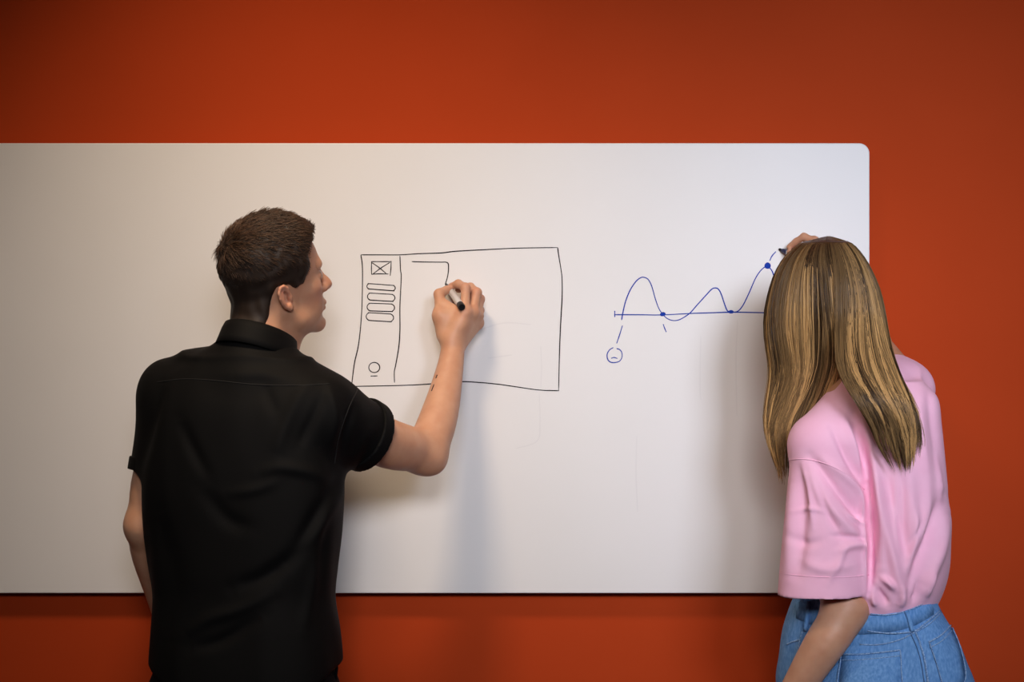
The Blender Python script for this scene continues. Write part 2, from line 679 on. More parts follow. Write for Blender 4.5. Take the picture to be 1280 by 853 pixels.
A = lambda L: [(420 + x / 4.2667, 300 + y / 4.2667) for x, y in L]
LW = 0.0025
wire = stroke('window_sketch_outline', A([(133, 80), (240, 80), (340, 80), (440, 74), (560, 70), (640, 61), (800, 52), (980, 44), (1182, 41)]), LW, M['ink'], board)
wire['label'] = 'black hand-drawn outline of a page layout'
stroke('outline_side', A([(1182, 41), (1188, 85), (1197, 140), (1205, 200), (1206, 300), (1198, 450), (1192, 600), (1187, 806)]), LW, M['ink'], wire)
stroke('outline_base', A([(83, 782), (200, 780), (400, 775), (540, 766), (665, 757), (750, 760), (870, 771), (1000, 790), (1090, 802), (1190, 805)]), LW, M['ink'], wire)
stroke('outline_side', A([(133, 80), (141, 150), (140, 300), (134, 430), (120, 560), (100, 650), (90, 720), (83, 782)]), LW, M['ink'], wire)
stroke('sidebar_divider', A([(341, 85), (344, 160), (348, 200), (341, 350), (341, 480), (335, 570), (318, 670), (311, 705), (312, 762)]), LW, M['ink'], wire)
for pl in ([(188, 116), (295, 116)], [(294, 112), (293, 150), (289, 192)], [(190, 114), (189, 150), (190, 184)], [(188, 184), (230, 181), (280, 182)],
           [(192, 122), (230, 148), (268, 180)], [(288, 120), (240, 150), (196, 183)]):
    stroke('image_icon_line', A(pl), LW * 0.9, M['ink'], wire)
for x0, x1, y0, y1, sk in ((165, 316, 236, 269, 6), (168, 314, 285, 327, 5), (166, 312, 338, 383, 3), (161, 307, 390, 436, 5)):
    r = (y1 - y0) / 2
    pts = []
    for i in range(25):
        a = i * 2 * math.pi / 24 + 0.6
        cx = x1 - r if math.cos(a) > 0 else x0 + r
        pts.append((cx + r * math.cos(a) * 1.0, (y0 + y1) / 2 + (r - 2) * math.sin(a) + sk * ((cx - 240) / 75)))
    pts[-1] = pts[0]
    stroke('menu_pill', A(pts), LW * 0.9, M['ink'], wire, 90)
stroke('avatar_circle', A([(204 + 29 * math.cos(i * 0.4488 + 2), 681 + 27 * math.sin(i * 0.4488 + 2)) for i in range(15)]), LW * 0.95, M['ink'], wire, 60)
stroke('avatar_dash', A([(184, 727), (222, 726)]), LW * 0.9, M['ink'], wire)
stroke('unfinished_box', A([(404, 116), (480, 118), (560, 119), (585, 119), (597, 125), (600, 140), (599, 170), (594, 200), (582, 240)]), LW, M['ink'], wire, 70)

G = lambda L: [(740 + x / 4.488, 280 + y / 4.488) for x, y in L]
graph = stroke('graph_wave', G([(166, 540), (175, 490), (190, 430), (215, 370), (245, 325), (270, 304), (290, 300), (315, 312), (335, 350), (355, 420), (375, 475),
                                (397, 507), (420, 530), (450, 542), (480, 541), (510, 528), (550, 500), (590, 455), (640, 400), (670, 368), (690, 360), (708, 366),
                                (725, 395), (745, 455), (760, 488), (780, 494), (815, 492), (845, 460), (880, 390), (915, 310), (940, 270), (965, 245), (985, 235)]),
               LW, M['blue'], board, 260)
graph['label'] = 'blue hand-drawn wave curve over a baseline'
stroke('graph_baseline', G([(128, 510), (250, 510), (390, 511), (550, 503), (700, 498), (800, 496), (985, 499), (1160, 500)]), LW, M['blue'], graph, lift=0.0005)
stroke('axis_tick', G([(127, 488), (128, 524)]), LW, M['blue'], graph)
stroke('falling_line', G([(985, 235), (1010, 265), (1028, 320), (1040, 375)]), LW, M['blue'], graph)
stroke('rising_dash', G([(997, 207), (1010, 180), (1032, 155)]), LW, M['blue'], graph)
dot('graph_dot', *G([(397, 507)])[0], 3.6, 2.6, M['blue'], graph, -0.25)
dot('graph_dot', *G([(780, 494)])[0], 3.5, 2.2, M['blue'], graph)
dot('graph_dot', *G([(985, 235)])[0], 4.0, 4.0, M['blue'], graph)
stroke('lead_line', G([(171, 570), (155, 622), (138, 672)]), LW * 0.9, M['blue'], graph)
stroke('lead_line', G([(399, 562), (407, 585), (417, 608)]), LW * 0.9, M['blue'], graph)
stroke('face_circle', G([(120, 694), (98, 708), (85, 732), (88, 760), (104, 776), (130, 778), (155, 770), (168, 748), (167, 722), (155, 706), (138, 700)]), LW * 0.95, M['blue'], graph)
stroke('face_mouth', G([(107, 755), (124, 750), (143, 756)]), LW * 0.9, M['blue'], graph)
for pts in ([(674, 492), (675, 530), (671, 552), (645, 561)], [(595, 414), (630, 404), (664, 406)], [(676, 433), (677, 460), (676, 485)],
            [(796, 545), (795, 590), (797, 640)], [(922, 400), (920, 450), (921, 520)], [(876, 420), (875, 480), (876, 500)], [(610, 448), (640, 444)]):
    g_ = stroke('erased_mark', pts, 0.003, M['ghost'], board, lift=0.0002)


# ------------------------------------------------------------------ people: shared anatomy
class Frame:
    def __init__(s, o, yawdir, pitch=0.0, roll=0.0):
        F0 = nrm([yawdir[0], yawdir[1], 0])
        Z = np.array([0, 0, 1.0])
        R0 = np.cross(F0, Z)
        p, q = math.radians(pitch), math.radians(roll)
        F = F0 * math.cos(p) + Z * math.sin(p)
        U = -F0 * math.sin(p) + Z * math.cos(p)
        R = R0 * math.cos(q) - U * math.sin(q)
        U = U * math.cos(q) + R0 * math.sin(q)
        s.o = np.asarray(o, float)
        s.M = np.stack([F, R, U], 1)

    def w(s, f, r, u):
        return s.o + s.M @ np.array([f, r, u], float)

    def loc(s, V):
        return (V - s.o) @ s.M


def rot(axis, deg):
    return np.array(Matrix.Rotation(math.radians(deg), 3, axis))


def head_prims(H, sc=1.0, male=True):
    w = lambda f, r, u: H.w(f * sc, r * sc, u * sc)
    m = H.M
    e = lambda c, r, k=0.02, op='u', L=None: ell(w(*c), np.array(r) * sc, m if L is None else m @ L, k * sc, op)
    c = lambda a, b, ra, rb, k=0.02, op='u': cone(w(*a), w(*b), ra * sc, rb * sc, k * sc, op)
    P = [e((-0.004, 0, 0.048), (0.091, 0.077, 0.088), 0.0),
         e((0.045, 0, 0.040), (0.050, 0.062, 0.068), 0.03),
         e((0.044, 0, -0.040), (0.046, 0.053, 0.062), 0.03),
         e((-0.015, 0, -0.015), (0.06, 0.064, 0.05), 0.03)]
    jw = 0.054 if male else 0.048
    for s in (-1, 1):
        P += [c((0.0, s * jw, -0.035), (0.024, s * (jw - 0.004), -0.066), 0.016, 0.014, 0.022),
              c((0.024, s * (jw - 0.004), -0.066), (0.069, s * 0.016, -0.095), 0.014, 0.014, 0.022),
              e((0.060, s * 0.043, -0.010), (0.022, 0.018, 0.016), 0.022),
              e((0.050, s * 0.040, -0.045), (0.028, 0.016, 0.03), 0.02)]
    P += [e((0.074, 0, -0.094), (0.017, 0.021, 0.015), 0.016),
          c((0.0845, -0.034, 0.030), (0.0845, 0.034, 0.030), 0.0115, 0.0115, 0.016),
          e((0.078, 0, -0.052), (0.018, 0.027, 0.022), 0.016)]
    for s in (-1, 1):
        P += [e((0.094, s * 0.032, 0.010), (0.014, 0.016, 0.012), 0.012, 's'),
              e((0.080, s * 0.032, 0.009), (0.0135, 0.0155, 0.0125), 0.004)]
    P += [c((0.090, 0, 0.022), (0.108, 0, -0.014), 0.008, 0.0085, 0.010),
          c((0.108, 0, -0.014), (0.112, 0, -0.022), 0.0095, 0.0095, 0.006),
          c((0.112, 0, -0.022), (0.096, 0, -0.032), 0.0085, 0.007, 0.008)]
    for s in (-1, 1):
        P += [e((0.100, s * 0.012, -0.026), (0.010, 0.0065, 0.008), 0.006)]
    P += [e((0.0925, 0, -0.0545), (0.009, 0.023, 0.0062), 0.005),
          e((0.0895, 0, -0.0665), (0.0095, 0.020, 0.0068), 0.005),
          e((0.1035, 0, -0.0605), (0.010, 0.024, 0.0012), 0.003, 's'),
          e((0.0965, 0, -0.079), (0.012, 0.022, 0.006), 0.010, 's')]
    # ears
    for s in (-1, 1):
        E0 = np.array([-0.010, s * 0.082, -0.006])
        Lr = rot('Z', s * -15) @ rot('Y', -12)
        ax = lambda a, b, d: tuple(E0 + Lr @ np.array([a * 0.84, s * b, d * 0.84]))
        P += [e(tuple(E0), (0.0139, 0.0050, 0.0244), 0.006, 'u', Lr),
              e(ax(0.006, -0.010, 0.0), (0.012, 0.012, 0.020), 0.010, 'u', Lr),
              e(ax(0.0025, 0.0052, -0.002), (0.0086, 0.0120, 0.0150), 0.002, 's', Lr)]
        rim = [(0.012, 0.004, 0.006), (0.013, 0.004, 0.020), (0.006, 0.004, 0.029), (-0.005, 0.004, 0.029), (-0.0135, 0.004, 0.019),
               (-0.0155, 0.004, 0.005), (-0.0125, 0.003, -0.010), (-0.007, 0.002, -0.022), (0.002, 0.001, -0.029)]
        for i in range(len(rim) - 1):
            P.append(c(ax(*rim[i]), ax(*rim[i + 1]), 0.0031, 0.0031 if i < 6 else 0.0045, 0.003))
        P += [e(ax(0.004, 0.0, -0.029), (0.0072, 0.0042, 0.0078), 0.006, 'u', Lr),
              e(ax(0.0125, 0.001, -0.006), (0.005, 0.0045, 0.0065), 0.005, 'u', Lr),
              c(ax(-0.0075, 0.0035, -0.012), ax(-0.004, 0.0035, 0.014), 0.0028, 0.0025, 0.003)]
    return P


def head_tint(H, V, sc=1.0):
    q = H.loc(V) / sc
    g = lambda c, r: np.exp(-(((q - np.array(c)) / np.array(r)) ** 2).sum(1))
    t = 0.95 * g((0.098, 0, -0.0605), (0.012, 0.022, 0.012))
    for s in (-1, 1):
        t = t + 0.55 * g((0.065, s * 0.045, -0.022), (0.03, 0.025, 0.022)) + 0.6 * g((-0.012, s * 0.086, 0.0), (0.022, 0.014, 0.03))
    return np.clip(t + 0.45 * g((0.112, 0, -0.022), (0.016, 0.016, 0.016)), 0, 1)


def eyes(H, parent, sc=1.0):
    for s in (-1, 1):
        c = H.w(0.0825 * sc, s * 0.032 * sc, 0.009 * sc)
        ax = nrm(H.M @ np.array([1, s * 0.05, 0.02]))
        prof = [(-0.0118 * math.cos(a), 0.0118 * math.sin(a)) for a in np.linspace(0.05, math.pi - 0.55, 12)]
        eye = lathe('eye', c, ax, [(t * sc, r * sc) for t, r in prof], M['eye'], parent, 20)
        lathe('iris', c, ax, [(0.0101 * sc, 0.0060 * sc), (0.0110 * sc, 0.0045 * sc), (0.0117 * sc, 0.0015 * sc)], M['iris'], eye, 16)


FR = {'index': (0.0095, 0.0088, 0.0080, 0.0068), 'middle': (0.0098, 0.009, 0.0082, 0.0070), 'ring': (0.0094, 0.0086, 0.0078, 0.0066),
      'little': (0.0084, 0.0076, 0.0068, 0.0058), 'thumb': (0.0135, 0.0112, 0.0100, 0.0080)}


def hand_prims(wrist, fingers, sc=1.0, palm_n=None, wr=0.024):
    """fingers: name -> four joints (knuckle, middle, end joint, tip); thumb starts at its root"""
    P = []
    order = ['index', 'middle', 'ring', 'little']
    kn = [np.asarray(fingers[n][0]) for n in order]
    palm_n = nrm(np.cross(kn[0] - wrist, kn[3] - wrist)) if palm_n is None else palm_n
    lat = nrm(kn[0] - kn[3])
    for i, n in enumerate(order):
        st = wrist + lat * (0.5 - i / 3) * 0.028 * sc
        P.append(cone(st, kn[i], 0.0165 * sc, (0.0135, 0.0135, 0.0128, 0.0115)[i] * sc, 0.012 * sc))
    for n in order:
        P += chain(fingers[n], [r * sc for r in FR[n]], 0.0045 * sc)
        P.append(ell(fingers[n][0], np.array([1, 1, 1]) * 0.0115 * sc, None, 0.006 * sc))
        P.append(ell(fingers[n][1], np.array([1, 1, 1]) * FR[n][1] * 1.08 * sc, None, 0.003 * sc))
    t = fingers['thumb']
    P += chain(t, [r * sc for r in FR['thumb']], 0.006 * sc)
    P.append(cone(t[0], t[1], 0.0155 * sc, 0.0125 * sc, 0.014 * sc))
    P.append(cone(t[1], kn[0] * 0.6 + wrist * 0.4, 0.010 * sc, 0.012 * sc, 0.016 * sc))
    return P


def relaxed_hand(wrist, direction, back, thumb_side, sc=1.0, curl=1.0):
    """joints of a loosely curled hand; back = direction of the back of the hand"""
    d = nrm(direction)
    b = nrm(np.asarray(back) - (np.asarray(back) @ d) * d)
    t = nrm(np.cross(d, b))
    if t @ np.asarray(thumb_side) < 0:
        t = -t
    out = {}
    for n, off, ml, ls in (('index', 0.030, 0.090, (0.042, 0.025, 0.020)), ('middle', 0.010, 0.093, (0.046, 0.029, 0.021)),
                           ('ring', -0.010, 0.088, (0.042, 0.027, 0.020)), ('little', -0.028, 0.080, (0.034, 0.020, 0.018))):
        p = wrist + d * ml * sc + t * off * sc
        J = [p]
        ang = math.radians(22 * curl)
        for i, l in enumerate(ls):
            dr = d * math.cos(ang) - b * math.sin(ang) + t * off * 0.6
            p = p + nrm(dr) * l * sc
            J.append(p)
            ang += math.radians(30 * curl)
        out[n] = J
    p0 = wrist + d * 0.022 * sc + t * 0.028 * sc - b * 0.008 * sc
    p1 = p0 + nrm(d * 0.8 + t * 0.55 - b * 0.25) * 0.044 * sc
    p2 = p1 + nrm(d * 0.93 + t * 0.2 - b * 0.3) * 0.032 * sc
    p3 = p2 + nrm(d * 0.95 - b * 0.35) * 0.026 * sc
    out['thumb'] = [p0, p1, p2, p3]
    return out


def strands(name, curves, radii, tints, material, parent, sides=3):
    """curves (n, m, 3), radii (n, m), tints (n, m) joined as one hair mesh"""
    C = np.asarray(curves, float)
    n, m, _ = C.shape
    T = np.gradient(C, axis=1)
    T /= np.maximum(np.linalg.norm(T, axis=2, keepdims=True), 1e-9)
    ref = np.array([0.37, -0.61, 0.70])
    A = np.cross(T, ref)
    A /= np.maximum(np.linalg.norm(A, axis=2, keepdims=True), 1e-9)
    Bv = np.cross(A, T)
    an = np.arange(sides) * 2 * math.pi / sides
    V = C[:, :, None, :] + np.asarray(radii)[:, :, None, None] * (np.cos(an)[None, None, :, None] * A[:, :, None, :] + np.sin(an)[None, None, :, None] * Bv[:, :, None, :])
    V = V.reshape(-1, 3)
    tt = np.repeat(np.asarray(tints).reshape(-1), sides)
    base = (np.arange(n) * m * sides)[:, None, None]
    i = (np.arange(m - 1) * sides)[None, :, None]
    j = np.arange(sides)[None, None, :]
    k = (j + 1) % sides
    F = np.stack(np.broadcast_arrays(base + i + j, base + i + k, base + i + sides + k, base + i + sides + j), -1).reshape(-1, 4)
    return link(name, mesh(name, V, F, True, tt), material, parent)


def sleeve(a, b, ra, rb, c, n, wall=0.008, k=0.03, flat=None, q=1.0, deep=0.06):
    """cloth tube from a to b, cut at c by the plane with normal n, hollow at the opening"""
    base = cone(a, b, ra, rb, k, flat=flat, q=q)
    inner = cone(a, b, ra - wall, rb - wall, k, flat=flat, q=q)
    c = np.asarray(c, float)
    n = nrm(n)

    def f(p):
        t = (p - c) @ n
        o = np.maximum(base.f(p), t)
        hol = np.maximum(inner.f(p), -(t + deep))
        return np.maximum(o, -hol)
    return Prim(f, base.lo, base.hi, k)


def on_surface(V, F):
    return BVHTree.FromPolygons(V.tolist(), F.tolist())


def surf_line(bvh, pts, n, lift):
    """polyline (pixels) laid on a surface"""
    out = []
    o = Vector((0, CAM_Y, CAM_Z))
    for x, y in catmull(pts, n):
        t = Vector(W(x, y, 0.0)) - o
        hit, nn, _, _ = bvh.ray_cast(o, t.normalized())
        if hit is not None:
            out.append(np.array(hit + nn * lift))
    return np.array(out)


def seam(name, bvh, pts, r, material, parent, n=None, lift=0.0):
    P = surf_line(bvh, pts, n or max(8, 8 * len(pts)), lift)
    if len(P) < 3:
        return None
    for _ in range(2):
        P[1:-1] = 0.25 * P[:-2] + 0.5 * P[1:-1] + 0.25 * P[2:]
    return tube(name, P, r, material, parent, 6)


def shoe(px_c, fwd, material, parent, L=0.29):
    """sneaker: upper and rubber sole, heel under the ankle at px_c (world x, y)"""
    f = nrm([fwd[0], fwd[1], 0])
    r = np.array([f[1], -f[0], 0])
    z = np.array([0, 0, 1.0])
    Mx = np.stack([f, r, z], 1)
    p = lambda a, b, c: np.array([px_c[0], px_c[1], 0]) + Mx @ np.array([a, b, c])
    floor_cut = lambda zc: Prim(lambda q: zc - q[:, 2], [0, 0, 0], [0, 0, 0], 0.0, 'i')
    up = [ell(p(-0.02, 0, 0.05), (0.062, 0.038, 0.055), Mx, 0.0), ell(p(0.10, 0, 0.035), (0.11, 0.047, 0.042), Mx, 0.03),
          cone(p(-0.01, 0, 0.05), p(-0.005, 0, 0.115), 0.042, 0.045, 0.02), floor_cut(0.018)]
    V, F = sdf_mesh(up, 0.006)
    s = link('shoe', mesh('shoe', V, F), material, parent)
    so = [cone(p(-0.035, 0, 0.012), p(0.155, 0.0, 0.012), 0.043, 0.050, 0.0),
          Prim(lambda q: np.maximum(0.0 - q[:, 2], q[:, 2] - 0.026), [0, 0, 0], [0, 0, 0], 0.0, 'i')]
    V, F = sdf_mesh(so, 0.006)
    link('sole', mesh('sole', V, F), M['sole'], s)
    return s


def marker(name, tip, end, barrel_mat, cap_mat, ring_mat, label):
    tip = np.asarray(tip, float)
    ax = nrm(np.asarray(end) - tip)
    o = empty(name, tuple(tip))
    L = float(np.linalg.norm(np.asarray(end) - tip))
    lathe('nib', tip, ax, [(0, 0.0012), (0.002, 0.0026), (0.011, 0.0028)], M['nib'], o)
    lathe('collar', tip, ax, [(0.008, 0.0034), (0.011, 0.0046), (0.022, 0.0058), (0.024, 0.0062)], ring_mat, o)
    lathe('barrel', tip, ax, [(0.0235, 0.0068), (0.0245, 0.0074), (L - 0.016, 0.0074), (L - 0.0155, 0.0070)], barrel_mat, o)
    lathe('end_cap', tip, ax, [(L - 0.016, 0.0072), (L - 0.0155, 0.0077), (L - 0.002, 0.0077), (L, 0.0068), (L + 0.0001, 0.0052), (L - 0.0012, 0.0048)], cap_mat, o)
    tag(o, label, 'marker')
    return o


# ------------------------------------------------------------------ the man in black
def build_man():
    foot = (W(305, 800, 0.42)[0], -0.42)
    root = tag(empty('person', (foot[0], foot[1], 0)), 'man with short dark hair in black short-sleeved shirt drawing a black page layout', 'person')
    ya = math.radians(25)
    H = Frame(W(343, 359, 0.40), (math.cos(ya), math.sin(ya)), 15, 11)
    hs = 0.95
    B = head_prims(H, hs, True)
    nb = W(316, 450, 0.43)
    B += [cone(H.w(-0.020, 0, -0.02), nb, 0.053, 0.056, 0.02),
          cone(H.w(0.012, 0, -0.055), W(336, 455, 0.39), 0.045, 0.05, 0.025)]
    # trunk and legs under the clothes
    tr = [(490, 260, 375, .06), (520, 225, 395, .085), (560, 205, 405, .10), (640, 208, 400, .10), (740, 212, 398, .095), (860, 205, 402, .10)]
    B.append(loft([sec(y, l, r, 0.42, b) for y, l, r, b in tr], 0.04))
    hip = W(305, 860, 0.42)
    for s in (-1, 1):
        hp = hip + np.array([s * 0.085, 0, -0.03])
        B += chain([hp, np.array([foot[0] + s * 0.105, foot[1], 0.50]), np.array([foot[0] + s * 0.12, foot[1] - 0.01, 0.10])], [0.078, 0.052, 0.036], 0.03)
        B.append(cone(np.array([foot[0] + s * 0.12, foot[1] - 0.01, 0.07]), np.array([foot[0] + s * 0.14, foot[1] + 0.12, 0.045]), 0.034, 0.026, 0.02))
    # right arm, raised to the board
    sh, el, wr = W(410, 520, 0.46), W(530, 563, 0.262), W(567, 428, 0.122)
    B += [cone(W(330, 490, 0.43), sh, 0.05, 0.048, 0.03),
          limb([sh, W(480, 553, 0.35), W(515, 562, 0.285), W(532, 566, 0.26)], [0.048, 0.049, 0.044, 0.040], 0.02, 12),
          ell(W(541, 577, 0.266), (0.021, 0.021, 0.020), None, 0.03),
          limb([W(528, 568, 0.262), W(540, 546, 0.24), W(550, 516, 0.208), W(558, 483, 0.172), W(564, 452, 0.143), wr], [0.038, 0.0405, 0.0375, 0.0315, 0.0262, 0.0235], 0.02, 16)]
    D = lambda x, y, db: W(x, y, BD + db)
    fing = {'index': [D(581, 391, .098), D(582, 360, .078), D(573, 355, .050), D(564, 358, .030)],
            'middle': [D(591, 391, .080), D(596, 366, .064), D(588, 359, .038), D(573, 362, .021)],
            'ring': [D(596, 395, .060), D(600, 374, .046), D(592, 368, .024), D(583, 373, .015)],
            'little': [D(597, 404, .044), D(600, 388, .033), D(594, 381, .018), D(586, 384, .012)],
            'thumb': [D(557, 418, .088), D(551, 395, .088), D(549, 368, .066), D(559, 362, .044)]}
    B += hand_prims(wr, fing, 1.09)
    B += [cone(D(562, 393, .088), D(580, 391, .090), 0.012, 0.012, 0.012), cone(D(557, 380, .080), D(568, 388, .086), 0.009, 0.011, 0.010)]
    # left arm, hanging, forearm in front of the body
    sl, elb, wl = W(226, 508, 0.37), W(183, 655, 0.37), W(214, 790, 0.20)
    B += [cone(W(300, 490, 0.42), sl, 0.05, 0.046, 0.03), limb([sl, W(196, 590, 0.37), W(187, 630, 0.37), elb], [0.046, 0.044, 0.040, 0.037], 0.03, 12),
          ell(W(172, 661, 0.38), (0.018, 0.018, 0.020), None, 0.03),
          limb([elb, W(188, 690, 0.33), W(202, 742, 0.26), wl], [0.036, 0.038, 0.032, 0.026], 0.02, 12)]
    fl = relaxed_hand(wl, W(262, 850, 0.16) - wl, np.array([0.2, 0.95, 0.25]), np.array([0.6, 0, 0.8]), 1.0, 1.0)
    B += hand_prims(wl, fl)
    V, F = sdf_mesh(B, 0.0027, 1)
    tn = head_tint(H, V, hs)
    kd = np.linalg.norm(V[:, None, :] - np.array([fing[n][i] for n in ('index', 'middle', 'ring', 'little') for i in (0, 1, 3)])[None], axis=2).min(1) if len(V) < 900000 else 0
    tn = np.clip(tn + 0.45 * np.exp(-(kd / 0.013) ** 2), 0, 1)
    link('body', mesh('body', V, F, True, tn), M['skin_m'], root)
    cf = V[F].mean(1)
    nf = F[np.linalg.norm(cf - W(553, 480, 0.17), axis=1) < 0.06]
    bb_ = on_surface(V, nf)
    for pts in ([(539.5, 489), (541, 485), (542.5, 481)], [(545, 473), (546.5, 469)]):
        seam('tattoo_mark', bb_, pts, 0.0012, M['ink'], root, 6, 0.0)
    eyes(H, root, hs)
    # ---- hair: cap volume trimmed by the hairline, plus strands
    poly = np.array([(0.086, 0.098), (0.082, 0.088), (0.070, 0.080), (0.060, 0.066), (0.059, 0.045), (0.051, 0.028), (0.042, 0.008), (0.022, 0.004), (0.012, 0.008), (0.004, 0.015),
                     (-0.008, 0.019), (-0.021, 0.016), (-0.029, 0.002), (-0.036, -0.018), (-0.044, -0.038), (-0.056, -0.056), (-0.075, -0.072), (-0.14, -0.074), (-0.15, 0.17),
                     (0.02, 0.19), (0.14, 0.17), (0.125, 0.11)]) * hs

    def polyd(q):
        X = q[:, [0, 2]]
        d = np.full(len(X), 1e9)
        ins = np.zeros(len(X), bool)
        for i in range(len(poly)):
            a, b = poly[i], poly[(i + 1) % len(poly)]
            dd, _ = seg_dist(X, a, b)
            d = np.minimum(d, dd)
            c = (a[1] > X[:, 1]) != (b[1] > X[:, 1])
            xi = (b[0] - a[0]) * (X[:, 1] - a[1]) / (b[1] - a[1] + 1e-12) + a[0]
            ins ^= c & (X[:, 0] < xi)
        return np.where(ins, -d, d)
    skull = [ell(H.w(-0.004 * hs, 0, 0.048 * hs), np.array([.091, .077, .088]) * hs, H.M, 0.0),
             ell(H.w(0.045 * hs, 0, 0.040 * hs), np.array([.050, .062, .068]) * hs, H.M, 0.03),
             ell(H.w(-0.015 * hs, 0, -0.015 * hs), np.array([.06, .064, .05]) * hs, H.M, 0.03),
             cone(H.w(-0.020, 0, -0.02), nb, 0.053, 0.056, 0.02)]

    def scalp(p):
        d = np.full(len(p), 1.0)
        for pr in skull:
            d = smin(d, pr.f(p), pr.k)
        return d

    def thick(q):
        up = np.clip((q[:, 2] / hs - 0.02) / 0.09, 0, 1)
        fr = np.clip((q[:, 0] / hs - 0.0) / 0.08, 0, 1)
        lown = np.clip((q[:, 2] / hs + 0.08) / 0.09, 0, 1)
        return 0.0036 + 0.003 * lown + 0.009 * up + 0.005 * up * fr

    def cap(p):
        q = H.loc(p)
        g = polyd(q)
        return -smin(-(scalp(p) - thick(q)), -g, 0.012)
    V, F = sdf_mesh([Prim(cap, H.o - 0.17, H.o + 0.19)], 0.003, 1)
    V = wobble(V, F, 0.0011, 150, 5)
    hair = link('hair', mesh('hair', V, F, True, np.full(len(V), 0.12)), M['hair_m'], root)
    N = normals(V, F)
    q = H.loc(V)
    out = np.nonzero((scalp(V) > 0.0012) & (polyd(q) < 0.004))[0]
    pick = rng.choice(out, 10500)
    p0 = V[pick]
    n0 = N[pick]
    fade = np.clip((0.085 - q[pick][:, 0] / hs) / 0.04, 0.5, 1)
    ql = q[pick] / hs
    crown = np.array([-0.062, 0.0, 0.105])
    away = ql - crown
    away /= np.maximum(np.linalg.norm(away, axis=1, keepdims=True), 1e-6)
    up = np.clip((ql[:, 2] - 0.03) / 0.08, 0, 1)
    fwd = np.array([1.0, 0.25, 0.0])
    dirl = away * 0.8 + fwd * (0.6 * up)[:, None] + np.array([0, 0, -0.7]) * (1 - up)[:, None] + rng.normal(0, 0.28, away.shape)
    dirw = dirl @ H.M.T
    dirw -= (dirw * n0).sum(1, keepdims=True) * n0
    dirw /= np.maximum(np.linalg.norm(dirw, axis=1, keepdims=True), 1e-6)
    Ls = (0.007 + 0.016 * up) * rng.uniform(0.6, 1.3, len(pick)) * fade
    t = np.linspace(0, 1, 6)[None, :, None]
    lift = np.where(ql[:, 0] > 0.045, 0.45, 1.0)[:, None, None] * (0.12 + 0.13 * up * rng.uniform(0, 1, len(pick)))[:, None, None]
    C = p0[:, None] - n0[:, None] * 0.0015 + Ls[:, None, None] * (dirw[:, None] * t + n0[:, None] * (lift * t * (1.6 - t)))
    rr = (0.00055 + 0.0003 * rng.uniform(0, 1, len(pick)))[:, None] * np.linspace(1, 0.35, 6)[None]
    ti = np.clip(0.12 + 0.42 * up + rng.normal(0, 0.20, len(pick)) + 0.55 * np.exp(-(((ql - np.array([-0.055, -0.01, 0.115])) / 0.03) ** 2).sum(1)), 0, 1)[:, None] * np.linspace(0.7, 1.15, 6)[None]
    strands('hair_strands', C, rr, np.clip(ti, 0, 1), M['hair_m'], hair)
    for s in (-1, 1):
        cs = []
        for _ in range(160):
            u = rng.uniform(0, 1)
            b0 = np.array([0.097 - 0.020 * u ** 2, s * (0.014 + 0.034 * u), 0.029 + 0.006 * math.sin(u * 2.4) + rng.normal(0, 0.002)]) * hs
            dv = np.array([-0.2 * u, s * 0.9, 0.25 - 0.5 * u]) * 0.008
            cs.append([H.w(*(b0 + dv * tt)) for tt in np.linspace(0, 1, 4)])
        strands('eyebrow', np.array(cs), np.full((len(cs), 4), 0.00045), np.full((len(cs), 4), 0.35), M['hair_m'], root)
    # ---- shirt
    yw = math.radians(-14)
    T = [(452, 238, 385, .065), (475, 205, 402, .085), (510, 188, 418, .105), (560, 180, 427, .115), (610, 177, 430, .12), (660, 180, 428, .12), (710, 185, 423, .118),
         (745, 189, 420, .115), (785, 188, 425, .118), (830, 186, 428, .122), (880, 186, 428, .124)]
    S = [loft([sec(y, l, r, 0.425, b, yw) for y, l, r, b in T], 0.0, 2.4)]
    S += [cone(W(312, 452, 0.43), W(215, 487, 0.37), 0.050, 0.062, 0.05), cone(W(318, 458, 0.43), W(405, 512, 0.455), 0.05, 0.058, 0.05),
          cone(W(318, 446, 0.425), W(316, 475, 0.43), 0.060, 0.080, 0.03),
          cone(W(338, 460, 0.38), W(335, 480, 0.38), 0.05, 0.07, 0.05)]
    nl = W(180, 600, 0.37) - W(200, 500, 0.36)
    S.append(sleeve(W(216, 505, 0.37), W(193, 625, 0.37), 0.063, 0.057, W(197, 593, 0.37), nl, k=0.03))
    nr = W(500, 566, 0.31) - W(425, 520, 0.45) + np.array([0.03, 0, 0.0])
    S.append(sleeve(W(402, 514, 0.455), W(505, 572, 0.32), 0.070, 0.064, W(456, 551, 0.378), nr, k=0.045))
    # curved shirt tail
    hem_z, cx = W(0, 866, 0.42)[2], W(305, 800, 0.42)[0]
    S.append(Prim(lambda p: (hem_z + 0.055 * np.clip(np.abs(p[:, 0] - cx) / 0.18, 0, 1.2) ** 3 - p[:, 2]), [0, 0, 0], [0, 0, 0], 0.0, 'i'))
    V, F = sdf_mesh(S, 0.004, 2)
    V = wobble(V, F, 0.0016, 26, 3, (1, 1, 0.5))
